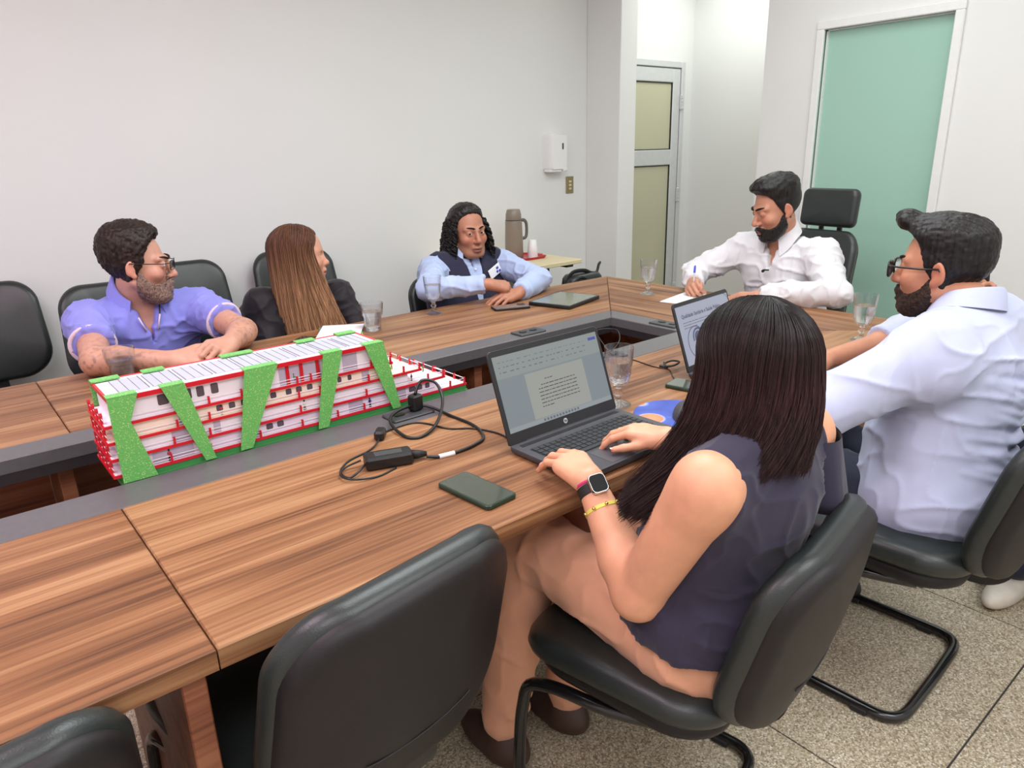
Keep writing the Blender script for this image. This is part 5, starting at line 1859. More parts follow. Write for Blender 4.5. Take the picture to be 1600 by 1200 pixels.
M['skin'] = skin_mat('skin')
m, nt, b = new_mat('eye_surface')
at = node(nt, 'ShaderNodeVertexColor', layer_name='Col')
nt.links.new(at.outputs['Color'], b.inputs['Base Color']); b.inputs['Roughness'].default_value = .12
M['eye'] = m
M['hair_black'] = hair_mat('black_hair', (.0045, .004, .004, 1), (.020, .017, .016, 1), .40)
M['hair_dark'] = hair_mat('dark_brown_hair', (.010, .006, .005, 1), (.034, .021, .016, 1), .45)
M['hair_grey'] = hair_mat('greying_beard', srgb(88, 66, 58), srgb(158, 132, 120), .6, (240, 240, 200))
M['jeans'] = cloth_mat('dark_denim', srgb(38, 42, 58), .8, 700)
M['black_trousers'] = cloth_mat('black_cloth', srgb(30, 30, 34), .85, 700)
M['black_shoe'] = mat('black_shoe', (.01, .01, .01, 1), .35)
M['lens'] = thin_glass('spectacle_lens', 1.25, (.985, .985, .985, 1))


def glasses(p, m, w=.052, h=.030, y=.112, z=-.002, r=.0016, rnd=.010, gap=.016, temple_r=.0016):
    """spectacle frame, lenses and temples in head space"""
    g = G(); gl = []
    for q in (-1, 1):
        o = rrect(w, h, rnd, 5, q * (gap / 2 + w / 2), z)
        pts = [tuple(p.H @ Vector((x, y - .45 * max(0, abs(x) - .02) ** 1.0 * .35, zz))) for (x, zz) in o]
        g.tube(pts, r, 6, closed=True)
        gl.append(pts)
        e = q * (gap / 2 + w)
        ye = y - .45 * (abs(e) - .02) * .35
        g.tube([tuple(p.H @ Vector(c)) for c in ((e, ye, z + h * .3), (q * .079, ye - .02, z + h * .30), (q * .0835, .03, z + .010), (q * .0845, -.012, z + .012), (q * .083, -.032, z - .012))], [r, temple_r, temple_r, temple_r, temple_r], 6)
    g.tube([tuple(p.H @ Vector((x, y + .002, z + h * .2 + .003 * (1 - (x / .01) ** 2)))) for x in np.linspace(-gap / 2, gap / 2, 5)], r, 6)
    fr = p.g('eyeglasses', g, m, True)
    for pts in gl:
        gg = G(); c = np.mean(np.array(pts), axis=0)
        v = np.array(pts + [tuple(np.array(q) + np.array(p.H.to_3x3() @ Vector((0, -.0012, 0)))) for q in pts]); n = len(pts)
        f = [tuple(range(n)), tuple(range(n, 2 * n))[::-1]] + [(i, n + i, n + (i + 1) % n, (i + 1) % n) for i in range(n)]
        gg.add(v, f)
        gg.v = [np.concatenate(gg.v) - p.off]
        gg.build('lens', M['lens'], fr)
    return fr


# ================================================================== man in the purple polo shirt
p = Person('bearded man with eyeglasses in a periwinkle polo shirt, hands clasped on the table',
           (.590, 2.860, .935), (.60, 3.06, .50), (.415, 2.830, .865), (.785, 2.850, .858), (.365, 2.520, .800), (.850, 2.560, .805),
           (.555, 2.395, .790), (.752, 2.412, .806), (.600, 2.805, 1.052), (.93, -.37), -.06, 0, 1.06, (203, 152, 130), 1.12, (170, 105, 98))


def polo_hands(S, s):
    o = hand(S, s.WR, (.93, -.20, .06), (-.1, -.55, .8), -1, (.75, .8, .8, .8), .03, (.5, .2), 1.05)
    o += hand(S, s.WL, (-.62, -.45, .02), (.25, -.45, .85), 1, (.8, .85, .9, .9), .03, (.5, .2), 1.05)
    return o


def hairy_tone(v, q, col):
    d = np.clip((.90 - v[:, 2]) * 12, 0, 1) * (v[:, 1] < 2.62) * np.clip((np.abs(v[:, 0] - .65) - .10) * 14, 0, 1)
    n = np.clip(noise(v * np.array([110, 110, 110])) * 1.6, 0, 1)
    col[:, :3] *= 1 - (.42 * d * n)[:, None]
    st = np.clip((-.028 - q[:, 2]) * 30, 0, 1) * (q[:, 2] > -.14) * (q[:, 1] > -.0) * (np.abs(q[:, 0]) < .09)
    g = np.array(srgb(140, 110, 98)[:3])
    col[:, :3] += (.45 * st)[:, None] * (g - col[:, :3])


p.skin_body(polo_hands, arm=(.052, .044, .043, .030), tone=hairy_tone)
p.face((52, 38, 32), gaze=(-.1, -.05), frown=.6)
mask = hairline([-.13, -.095, -.06, -.03, 0., .03, .055, .075, .095, .12, .15], [-.075, -.060, -.035, .002, .022, .030, .036, .050, .068, .085, .12])
th_ = .005 + .018 * np.clip((HZ - .03) / .09, 0, 1) + .002 * np.clip((-HY - .02) / .08, 0, 1)
p.piece('hair', head_piece(feather(th_ + 0 * HX + 0 * HY, mask, .012), mask, disp=lambda q: .0030 * noise(q * 85) + .0025 * noise(q * 160)), M['hair_dark'])
def full_beard(dep=.006, chin=.008, top=0.0, base=.003):
    """beard with moustache: cheek line falls from the sideburn to the mouth corner, lips stay clear"""
    line = np.interp(HY, [-.03, .0, .012, .03, .05, .07, .082, .092, .11], [-.03, -.012, -.020, -.046, -.060, -.063, -.056, -.049, -.048]) + top
    side = -(HY - .000 - .16 * (HZ + .05))
    mk = np.maximum(HZ - line, side)
    lip = (np.abs(HX) < .018 - .25 * np.abs(HZ + .0765)) & (HZ > -.0885) & (HZ < -.0668)
    mk = np.where(lip, .004, mk) + 0 * HX
    tk = base + dep * np.clip((-.055 - HZ) * 22, 0, 1) + chin * np.clip((-.095 - HZ) * 30, 0, 1) + 0 * HX + 0 * HY
    return tk.astype(np.float32), mk.astype(np.float32)


tk, mk = full_beard(.003, .006, .0, .0022)
p.piece('beard', head_piece(tk, mk, disp=lambda q: .0020 * noise(q * 160)), M['hair_grey'])
glasses(p, mat('thin_dark_frame', (.02, .016, .016, 1), .3, .4), .048, .030, .108, -.001, .0014, .010)
M['polo'] = cloth_mat('periwinkle_pique', srgb(142, 144, 226), .85, 500)
M['polo_trim'] = cloth_mat('pale_pink_trim', srgb(226, 205, 222), .85, 500)
S = SDF((.20, 2.44, .46), (1.0, 3.25, 1.02), .0062)
p.torso(S, .012)
for (sh, el) in ((p.SR, p.ER), (p.SL, p.EL)): _cone(S, sh, sh * .40 + el * .60, .068, .066, .03)
# open V neck
S.ell(p.N + p.fw * .05 + p.up * .03, (.066, .070, .062), p.R, k=.008, sub=True)
carve_v(S, p, .050, .125, .03)
v, f = S.mesh(1)
v = displace(v, f, wrinkle(.008, .004))
p.add('polo_shirt', v, f, M['polo'])
for (sh, el) in ((p.SR, p.ER), (p.SL, p.EL)):
    c = sh * .405 + el * .595; d = unit(el - sh)
    A = Matrix(np.stack([unit(np.cross(d, (0, 0, 1.0))), np.cross(d, unit(np.cross(d, (0, 0, 1.0)))), d], 1).tolist()).to_4x4(); A.translation = Vector(c)
    p.g('sleeve_trim', G().lathe([(.0700, -.004), (.0725, 0), (.0700, .004), (.060, .004), (.060, -.004)], 28, M=A, closed=True), M['polo_trim'])
p.collar(M['polo'], .076, .040, .036, .60, .030, .42, up0=.020)
for q in (-1, 1):
    g = G().tube([tuple(p.N + p.fw * .112 + p.lat * q * .036 - p.up * .020), tuple(p.N + p.fw * .132 + p.lat * q * .020 - p.up * .070)], .006, 6, flat=.5)
    p.g('placket_trim', g, M['polo_trim'])
cord = spline([tuple(p.N + p.fw * .060 + p.lat * .052 + p.up * .01), tuple(p.N + p.fw * .108 + p.lat * .036 - p.up * .035), tuple(p.N + p.fw * .128 + p.lat * .012 - p.up * .10)], 6)
p.g('cord_necklace', G().tube(cord, .0022, 6), M['rubber'])
p.trousers(M['jeans'], (.50, 2.62, .53), (.72, 2.62, .53), (.50, 2.60, .10), (.72, 2.60, .10), low=0)
p.shoes(M['black_shoe'], (.50, 2.60, .10), (.72, 2.60, .10), (0, -1, 0))


# ================================================================== long hair helper
def long_hair(p, c, rad, length, env, drift, face=.95, n_strand=900, seed=1, wave=.004, rs=.0011, T=22, part=0.0, colf=None, hollow=.012, tip_taper=.25, cl=.05):
    """strands and an under-layer; angle 0 = front of the head. env(a, s) -> horizontal radii factor, drift(a, s) -> xyz offset, s = 0 at ear level .. 1 at tips"""
    rng = np.random.default_rng(seed)
    Hm = np.array(p.H)
    A = np.array(p.H.to_3x3())
    lx, ly = unit(A[:, 0]), unit(np.array((-A[1, 0], A[0, 0], 0)))   # right, forward (horizontal)
    def path(a, jr, Ls, ws, ph):
        out = np.zeros((len(a), T, 3))
        for k in range(T):
            t = k / (T - 1)
            tt = t / .30
            dirv = lx[None] * np.sin(a)[:, None] + ly[None] * np.cos(a)[:, None]
            if tt <= 1:
                ph0 = np.where(np.cos(a) > 0, .95 * np.cos(a) ** .7 if False else .95 * np.abs(np.cos(a)) ** .6, -.25 * np.abs(np.cos(a)))
                d0 = np.stack([np.full_like(a, part), np.sin(ph0), np.cos(ph0)], 1)
                d1 = np.stack([np.sin(a), np.cos(a), np.zeros_like(a)], 1)
                om = np.arccos(np.clip((d0 * d1).sum(1), -.999, .999))[:, None]
                dd = (np.sin((1 - tt) * om) * d0 + np.sin(tt * om) * d1) / np.sin(om)
                dd = dd * np.array(rad)[None] * (1 + jr)[:, None]
                q = c + lx[None] * dd[:, :1] + ly[None] * dd[:, 1:2] + np.array((0, 0, 1.0))[None] * dd[:, 2:]
            else:
                s = (t - .30) / .70
                R = 1.0
                q = c + (lx[None] * (rad[0] * np.sin(a))[:, None] + ly[None] * (rad[1] * np.cos(a))[:, None]) * (env(a, s) * (1 + jr))[:, None] - np.array((0, 0, 1.0)) * (Ls * s)[:, None] + drift(a, s)
                q = q + dirv * (ws * np.sin(ph + s * 9) * s)[:, None] + np.cross(dirv, (0, 0, 1.0)) * (ws * np.cos(ph * 1.7 + s * 7) * s)[:, None]
            out[:, k] = q
        return out
    # under-layer sheet
    na = 40
    a = np.linspace(face, 2 * PI - face, na)
    P = path(a, np.full(na, -.05), length(a) * .97, np.zeros(na), np.zeros(na))
    P2 = path(a, np.full(na, -.05 - hollow / rad[0]), length(a) * .97, np.zeros(na), np.zeros(na))
    v = np.concatenate([P.reshape(-1, 3), P2.reshape(-1, 3)])
    i, j = np.meshgrid(np.arange(na - 1), np.arange(T - 1), indexing='ij')
    q = np.stack([i * T + j, i * T + j + 1, (i + 1) * T + j + 1, (i + 1) * T + j], -1).reshape(-1, 4)
    n0 = na * T
    rim = []
    for j in range(T - 1):
        rim.append((j, n0 + j, n0 + j + 1, j + 1)); e = (na - 1) * T
        rim.append((e + j, e + j + 1, n0 + e + j + 1, n0 + e + j))
    for i in range(na - 1):
        e = T - 1
        rim.append((i * T + e, n0 + i * T + e, n0 + (i + 1) * T + e, (i + 1) * T + e))
    f = np.concatenate([q, q[:, ::-1] + n0, np.array(rim)])
    a2 = rng.uniform(face - .05, 2 * PI - face + .05, n_strand)
    # locks: strands gather in clumps
    cl_c = np.round(a2 / cl) * cl
    a3 = a2 + (cl_c - a2) * rng.uniform(.2, .8, n_strand)
    jr = rng.uniform(-.03, .03, n_strand) + .008 * np.sin(cl_c * 91)
    Ls = length(a3) * (1 + rng.normal(0, .035, n_strand) + .03 * np.sin(cl_c * 53))
    S_ = path(a3, jr, Ls, rng.uniform(.2, 1, n_strand) * wave, np.sin(cl_c * 37) * 3 + rng.normal(0, .5, n_strand))
    t = np.linspace(0, 1, T)
    r = rs * rng.uniform(.7, 1.5, n_strand)[:, None] * (1 - (1 - tip_taper) * t ** 3)[None]
    sv, sf = strands(S_, r, 3)
    V, F_ = merge([(v, f), (sv, sf)])
    col = None
    if colf is not None:
        tcol = np.concatenate([np.tile(t, 2 * na), np.repeat(np.tile(t, n_strand), 3)])
        rnd = np.concatenate([np.full(2 * n0, .8), np.repeat(rng.uniform(.55, 1.45, n_strand), T * 3)])
        col = colf(tcol, rnd, V)
    return V, F_, col


# ================================================================== woman with long brown hair
p = Person('woman with long straight brown hair in a black blouse, looking right, behind the far table',
           (1.190, 2.860, .880), (1.20, 3.02, .49), (1.045, 2.880, .815), (1.350, 2.820, .815), (1.005, 2.760, .600), (1.405, 2.660, .610),
           (1.120, 2.640, .600), (1.300, 2.610, .620), (1.200, 2.810, 1.012), (.90, -.44), .02, 0, .95, (205, 152, 126), .86, (178, 98, 90))


def lap_hands(S, s):
    o = hand(S, s.WR, (.8, -.3, -.1), (0, 0, 1), -1, (.4,) * 4, .05, (.5, .2), .92)
    o += hand(S, s.WL, (-.8, -.2, -.1), (0, 0, 1), 1, (.4,) * 4, .05, (.5, .2), .92)
    return o


p.skin_body(lap_hands, arm=(.040, .034, .032, .023), head_kw=dict(nose=.88, jaw=.92), low=.54)
p.face((70, 48, 40), .0034, gaze=(-.1, .05))
M['hair_brown'] = hair_mat('long_brown_hair', (.55, .5, .48, 1), (1.15, 1.1, 1.05, 1), .42, (120, 120, 4), True)


def brown_cols(t, r, V):
    a, b_ = np.array(srgb(100, 68, 52)[:3]), np.array(srgb(226, 180, 136)[:3])
    w_ = np.clip((t - .25) * 1.1, 0, 1)[:, None]
    c = np.ones((len(t), 4)); c[:, :3] = (a + (b_ - a) * w_) * r[:, None]
    return c


c_ = np.array(p.H @ Vector((0, -.018, .036)))
mask = hairline([-.14, -.09, -.05, -.01, .02, .05, .075, .092, .11, .15], [-.06, -.05, -.02, .010, .026, .040, .054, .070, .085, .10])
p.piece('scalp_hair', head_piece(feather(.011 + 0 * HX + 0 * HY + 0 * HZ, mask, .012), mask, disp=lambda q: .0008 * noise(q * 150)), hair_mat('brown_roots', srgb(58, 38, 30), srgb(86, 58, 46), .45))
v, f, col = long_hair(p, c_, (.088, .108, .094), lambda a: .385 - .03 * np.cos(a), lambda a, s: 1.0 + .10 * s + .0 * a,
                      lambda a, s: np.array((.02, -.035, 0)) * s ** 1.3 + (np.sin(a) * .015 * s)[:, None] * np.array((.45, .9, 0)) + (np.clip(np.cos(a), 0, 1) * s ** 1.2 * .105)[:, None] * np.array((.9, -.44, 0)), face=.86, n_strand=2600, seed=3, wave=.007, rs=.0010, cl=.03, colf=brown_cols)
p.add('hair', v, f, M['hair_brown'], col=col)
M['blouse'] = cloth_mat('black_blouse', srgb(30, 24, 30), .6, 700)
S = SDF((.86, 2.46, .42), (1.56, 3.25, .98), .0062)
p.torso(S, .010, bust=.9)
for (sh, el, wr) in ((p.SR, p.ER, p.WR), (p.SL, p.EL, p.WL)):
    S.ell(sh + V3(0, 0, .015), (.072, .066, .065), k=.025)
    S.cap(sh, el, .064, .050, k=.03); _cone(S, el, el * .15 + wr * .85, .048, .036, .03)
S.ell(p.N + p.fw * .04 + p.up * .02, (.060, .056, .055), p.R, k=.01, sub=True)
v, f = S.mesh(1)
v = displace(v, f, wrinkle(.007, .005))
p.add('blouse', v, f, M['blouse'])
p.trousers(M['black_trousers'], (1.08, 2.62, .50), (1.30, 2.60, .50), (1.10, 2.64, .10), (1.30, 2.64, .10))
p.shoes(M['black_shoe'], (1.10, 2.64, .10), (1.30, 2.64, .10), (0, -1, 0), .23)

# ================================================================== person in the navy vest
p = Person('person with curly black hair in a navy vest over pale blue shirt, arms folded',
           (2.095, 2.940, .915), (2.08, 2.92, .49), (1.905, 2.900, .860), (2.290, 2.880, .855), (1.715, 2.655, .825), (2.275, 2.560, .805),
           (1.925, 2.490, .838), (2.050, 2.450, .785), (2.105, 2.885, 1.025), (-.14, -1.0), -.02, .04, 1.02, (178, 122, 96), 1.06, (140, 80, 72))


def vest_hands(S, s):
    o = hand(S, s.WR, (.95, -.22, -.22), (.0, -.35, 1), -1, (.9, .95, 1.0, 1.0), .02, (.4, .3), 1.04, fist=False, base=.45)
    o += hand(S, s.WL, (-.97, .05, -.10), (0, -.2, 1), 1, (.25, .25, .28, .3), .10, (.5, .2), 1.02)
    return o


def shadow_beard(v, q, col):
    st = np.clip((-.045 - q[:, 2]) * 30, 0, 1) * (q[:, 2] > -.13) * (q[:, 1] > .0)
    col[:, :3] *= 1 - (.12 * st)[:, None]


p.skin_body(vest_hands, tone=shadow_beard, head_kw=dict(lid=.0036, jaw=1.14, sx=1.03))
p.face((28, 22, 20), .0046, gaze=(.35, .05), frown=-.3)
mask = hairline([-.14, -.10, -.06, -.02, .02, .05, .075, .092, .11, .15], [-.05, -.03, .0, .010, .016, .026, .040, .058, .080, .10])
M['hair_curly'] = hair_mat('curly_black_hair', (.004, .0035, .0035, 1), (.026, .021, .019, 1), .38, (150, 150, 150))
p.piece('hair', head_piece(feather(.012 + .004 * np.clip((HZ - .03) / .09, 0, 1) + 0 * HX + 0 * HY, mask, .045), mask, disp=lambda q: .0022 * noise(q * np.array([150, 26, 70])) + .0012 * noise(q * 120)), M['hair_curly'])
# curls hanging to the shoulders
rng = np.random.default_rng(5)
NC = 380
aa = rng.uniform(1.05, 2 * PI - 1.05, NC); L = rng.uniform(.11, .185, NC); T = 26
cu = np.zeros((NC, T, 3)); Hc = np.array(p.H)
z0 = rng.uniform(-.02, .085, NC)
for k in range(T):
    t = k / (T - 1)
    R0 = .082 + .022 * np.clip(1 - z0 / .08, 0, 1) + .030 * np.sin(t * 2.2) * (1 - .25 * t)
    R0 = R0 * np.sqrt(np.clip(1 - (np.clip(z0, 0, .1) / .125) ** 2, .2, 1)) if t < .15 else R0
    ph = rng.uniform(0, 6) * 0 + np.arange(NC) * 2.4 + t * 26 * (L / .17)
    lx_ = np.sin(aa) * R0 * .95 + .009 * np.cos(ph); ly_ = np.cos(aa) * R0 * 1.12 - .018 + .009 * np.sin(ph)
    cu[:, k] = np.stack([lx_, ly_, z0 - L * t + .004 * np.sin(ph)], 1) * p.hs
cw = cu @ (Hc[:3, :3] / p.hs).T + Hc[:3, 3]
v, f = strands(cw, .0034 * (1 - .5 * np.linspace(0, 1, T) ** 3)[None], 4)
p.add('curls', v, f, M['hair_curly'])
M['pale_blue'] = cloth_mat('pale_blue_shirting', srgb(176, 192, 226), .8, 800)
M['vest'] = cloth_mat('navy_vest_cloth', srgb(42, 42, 62), .8, 600)
S = SDF((1.58, 2.36, .46), (2.46, 3.28, 1.05), .0062)
p.torso(S, .008)
for (sh, el, wr) in ((p.SR, p.ER, p.WR), (p.SL, p.EL, p.WL)):
    S.cap(sh, el, .062, .054, k=.03); _cone(S, el, el * .10 + wr * .90, .052, .040, .02)
S.ell(p.N + p.fw * .05 + p.up * .03, (.054, .060, .062), p.R, k=.008, sub=True)
carve_v(S, p, .034, .070, .03)
v, f = S.mesh(1); v = displace(v, f, wrinkle(.008, .004))
p.add('shirt', v, f, M['pale_blue'])
p.collar(M['pale_blue'], .076, .046, .030, .50, .036, .36, up0=.034)
S = SDF((1.70, 2.60, .46), (2.46, 3.28, 1.05), .0062)
p.torso(S, .030, shoulders=False)
for sh in (p.SR, p.SL): S.cap(p.N - p.up * .05, sh * .80 + p.N * .20 - p.up * .002, .062, .074, k=.05); S.cap(p.N * .7 + p.P * .3, sh * .85 + p.N * .15 - p.up * .06, .118, .078, k=.05)
for sh in (p.SR, p.SL):
    q = 1 if sh is p.SL else -1
    S.ell(sh + p.lat * q * .066 + p.fw * .02 - p.up * .02, (.060, .10, .085), p.R, k=.012, sub=True)
S.ell(p.N + p.up * .055 + p.fw * .02, (.082, .095, .080), p.R, k=.01, sub=True)
carve_v(S, p, .060, .30, .03, .004)
v, f = S.mesh(1); v = displace(v, f, wrinkle(.003, .002))
p.add('vest', v, f, M['vest'])
# badge
B = Matrix.Translation(Vector(p.N + p.fw * .150 + p.lat * .098 - p.up * .085)) @ Matrix(np.stack([p.lat, np.cross(p.fw, p.lat), p.fw], 1).tolist()).to_4x4() @ Matrix.Rotation(.42, 4, 'Z') @ Matrix.Rotation(.25, 4, 'Y')
bd = p.g('badge', G().box((-.045, -.024, 0), (.045, .024, .003), B, b=.001), M['white_plastic'], False)
p.g('badge_mark', G().box((.012, .0, .0029), (.030, .012, .0036), B).box((.006, -.016, .0029), (.02, -.004, .0036), B).box((.024, -.02, .0029), (.038, -.008, .0036), B), mat('blue_print', srgb(60, 70, 170), .5), False, None, bd)
for k in range(3):
    g = G().lathe([(0, .003), (.005, .003), (.0055, 0), (0, 0)], 12, M=Matrix.Translation(Vector(p.N + p.fw * (.128 + .010 * k) - p.up * (.07 + .06 * k))) @ Matrix(np.stack([p.lat, np.cross(p.fw, p.lat), p.fw], 1).tolist()).to_4x4())
    p.g('button', g, M['white_plastic'])
p.trousers(M['black_trousers'], (1.98, 2.62, .53), (2.20, 2.62, .53), (1.98, 2.62, .10), (2.20, 2.62, .10))
p.shoes(M['black_shoe'], (1.98, 2.62, .10), (2.20, 2.62, .10), (0, -1, 0))
# ================================================================== man in white writing at the head of the table
p = Person('man with a full black beard in a white shirt, writing at the table head',
           (3.000, 1.735, .985), (3.11, 1.70, .51), (2.990, 1.910, .935), (3.000, 1.545, .930), (2.845, 2.075, .820), (2.860, 1.395, .810),
           (2.715, 1.990, .800), (2.690, 1.640, .785), (2.930, 1.735, 1.130), (-.86, .50), -.30, 0, 1.03, (188, 134, 108), 1.04, (150, 88, 80))


def writer_hands(S, s):
    o = hand(S, s.WR, (-.80, -.52, -.08), (-.30, .55, .75), -1, (1.15, 1.2, 1.3, 1.35), .0, (.35, .55), 1.0, base=.35)
    o += hand(S, s.WL, (.05, .98, -.06), (.2, -.05, 1), 1, (.25, .25, .28, .32), .06, (.45, .2), 1.0)
    return o


p.skin_body(writer_hands, head_kw=dict(lid=.0014, lidz=-.0045))
p.face((22, 17, 15), .005, gaze=(0, -.35), lid=1.4)
mask = hairline([-.13, -.085, -.05, -.02, .02, .05, .07, .088, .105, .15], [-.075, -.055, -.025, .004, .026, .036, .052, .074, .098, .12])
th_ = .0025 + .020 * np.clip((HZ - .045) / .06, 0, 1) + .010 * np.clip((HZ - .06) / .05, 0, 1) * np.clip((HY - .0) / .07, 0, 1) + 0 * HX
p.piece('hair', head_piece(feather(th_, mask, .010), mask, disp=lambda q: .0035 * noise(q * np.array([90, 45, 60])) * np.clip((q[:, 2] - .03) * 20, .15, 1)), M['hair_black'])
tk, mk = full_beard(.0035, .003, -.005, .0022)
p.piece('beard', head_piece(tk, mk, disp=lambda q: .0018 * noise(q * 170)), M['hair_black'])
M['white_shirt'] = cloth_mat('white_shirting', srgb(216, 215, 218), .75, 900)
S = SDF((2.56, 1.22, .44), (3.36, 2.24, 1.12), .0062)
p.torso(S, .012)
for (sh, el, wr) in ((p.SR, p.ER, p.WR), (p.SL, p.EL, p.WL)):
    S.cap(sh, el, .066, .056, k=.03); _cone(S, el, el * .04 + wr * .96, .055, .041, .02)
S.ell(p.N + p.fw * .055 + p.up * .030, (.056, .066, .062), p.R, k=.008, sub=True)
carve_v(S, p, .050, .095, .03)
v, f = S.mesh(1); v = displace(v, f, wrinkle(.010, .005))
p.add('shirt', v, f, M['white_shirt'])
p.collar(M['white_shirt'], .070, .044, .034, .42, .042, .38, up0=.022)
RF = Matrix(np.stack([p.lat, np.cross(p.fw, p.lat), p.fw], 1).tolist()).to_4x4()
for k in range(3):
    g = G().lathe([(0, .003), (.005, .003), (.0055, 0), (0, 0)], 12, M=Matrix.Translation(Vector(p.N + p.fw * (.140 + .006 * k) - p.up * (.085 + .075 * k))) @ RF)
    p.g('button', g, M['white_plastic'])
MB_ = Matrix.Translation(Vector(p.N + p.fw * .146 - p.up * .088)) @ RF
p.g('lapel_microphone', G().lathe([(0, -.004), (.006, -.004), (.007, .0), (.006, .006), (0, .008)], 12, M=MB_ @ Matrix.Translation((-.012, -.004, .004))).box((-.012, -.003, .001), (.016, .003, .006), MB_, b=.001), M['black_plastic'], True, 40)
p.trousers(M['black_trousers'], (2.72, 1.80, .53), (2.72, 1.58, .53), (2.76, 1.80, .10), (2.76, 1.58, .10))
p.shoes(M['black_shoe'], (2.76, 1.80, .10), (2.76, 1.58, .10), (-1, 0, 0))
p_white = p

# ================================================================== man in the pale blue dress shirt
p = Person('man with thick black eyeglasses in a pale blue dress shirt, seen from behind',
           (2.010, .630, .985), (1.90, .590, .51), (2.200, .630, .915), (1.785, .620, .920), (2.270, .880, .818), (1.565, .775, .790),
           (2.010, .985, .785), (1.660, 1.030, .790), (2.024, .716, 1.084), (-.12, .99), -.02, 0, 1.0, (190, 132, 102), 1.18, (150, 88, 80))


def blue_hands(S, s):
    o = hand(S, s.WR, (-.95, .25, -.06), (0, 0, 1), -1, (.4, .4, .45, .5), .05, (.5, .2), 1.0)
    o += hand(S, s.WL, (.55, .8, -.08), (0, 0, 1), 1, (.3, .3, .3, .35), .08, (.5, .2), 1.0)
    return o


p.skin_body(blue_hands)
p.face((24, 18, 16), .005, gaze=(0, 0))
mask = hairline([-.14, -.095, -.06, -.03, 0., .03, .05, .07, .088, .105, .15], [-.080, -.062, -.034, .002, .022, .032, .040, .052, .074, .098, .12])
th_ = .003 + .013 * np.clip((HZ - .045) / .05, 0, 1) + .012 * np.clip((HZ - .05) / .05, 0, 1) * np.clip((HY + .02) / .08, 0, 1) + .003 * np.clip((-HY - .04) / .06, 0, 1) + 0 * HX


def quiff(S):
    S.ell((0, .088, .118), (.050, .030, .026), Matrix.Rotation(.5, 3, 'X'), k=.025)
    S.ell((.018, .106, .121), (.022, .020, .020), k=.012)


p.piece('hair', head_piece(feather(th_, mask, .008), mask, quiff, disp=lambda q: (.0030 * noise(q * np.array([170, 22, 60])) * np.clip((q[:, 2] - .05) * 20, .2, 1)) + .0012 * noise(q * 150)), M['hair_black'])
tk, mk = full_beard(.003, .004, -.004, .0024)
M['hair_beard'] = hair_mat('dark_brown_beard', (.012, .007, .005, 1), (.060, .034, .022, 1), .6, (200, 200, 200))
p.piece('beard', head_piece(tk, mk, disp=lambda q: .0022 * noise(q * 150)), M['hair_beard'])
glasses(p, mat('black_acetate', (.008, .008, .01, 1), .25), .050, .038, .116, -.006, .0034, .015, .016, .0026)
M['blue_shirt'] = cloth_mat('pale_blue_dress_shirt', srgb(186, 192, 218), .75, 900, fold=.0)
S = SDF((1.42, .30, .38), (2.46, 1.12, 1.10), .0058)
p.torso(S, .014)
S.cap(p.SL - V3(0, 0, .02), p.SR - V3(0, 0, .02), .085, .085, k=.05)
for (sh, el, wr, e) in ((p.SR, p.ER, p.WR, .30), (p.SL, p.EL, p.WL, .35)):
    S.cap(sh, el, .080, .066, k=.04); _cone(S, el, el * (1 - e) + wr * e, .064, .058, .02)
S.ell(p.N + p.fw * .05 + p.up * .035, (.056, .058, .060), p.R, k=.008, sub=True)
v, f = S.mesh(1)
L_ = []
rg = np.random.default_rng(4)
for k in range(15):        # long drag creases across the lower back
    y = -.16 - .021 * k + .008 * rg.random(); u0 = -.21 + .03 * rg.random()
    L_.append(([(u0, y + .075), (u0 + .10, y + .020), (u0 + .20, y - .005), (u0 + .26 + .10 * rg.random(), y - .004 + .03 * rg.random())], .0075 + .003 * rg.random(), rg.choice([-.8, 1.0, 1.0])))
L_.append(([(.20, -.118), (.08, -.112), (-.06, -.104), (-.20, -.098)], .0035, .9))      # yoke seam
L_.append(([(.045, -.115), (.03, -.145), (.012, -.20)], .006, 1.2)); L_.append(([(.06, -.115), (.055, -.15), (.05, -.21)], .006, -.8))
bf = back_folds(p, L_, .0095)
v = displace(v, f, lambda q: wrinkle(.006, .003, 0, (7, 7, 16))(q) + bf(q))
p.add('dress_shirt', v, f, M['blue_shirt'])
p.collar(M['blue_shirt'], .068, .044, .034, .40, .030, .20, up0=.004)
cf = M['gold']
A = unit(p.WL - p.EL)
br = G().tube([tuple(p.WL + V3(*q)) for q in [(.031 * math.cos(a), .010 * math.sin(a), .029 * math.sin(a)) for a in np.linspace(0, 2 * PI, 20)[:-1]]], .0026, 6, closed=True)
p.g('bracelet', br, M['gold'], True)
jeans_d = lambda q: .004 * noise(q * 18) + .005 * (1 - np.abs(noise(q * np.array([14, 14, 22]) + 5))) ** 3
p.trousers(M['jeans'], (2.06, .98, .52), (1.84, .99, .52), (2.08, .95, .10), (1.84, .95, .10), disp=jeans_d, r=(.098, .070, .055), seat=(.195, .165, .11))
p.shoes(M['black_shoe'], (2.08, .90, .10), (1.84, .92, .10), (0, 1, 0))
p_blue = p

# ================================================================== woman typing in the foreground
p = Person('woman with long dark hair in a sleeveless navy top, typing on the grey laptop',
           (1.030, .605, .945), (1.04, .672, .535), (1.195, .615, .890), (.868, .590, .895), (1.275, .745, .700), (.850, .705, .650),
           (1.150, .890, .804), (.890, .866, .801), (1.045, .640, 1.022), (-.06, 1.0), -.22, 0, .98, (222, 162, 128), .92, (180, 98, 90))


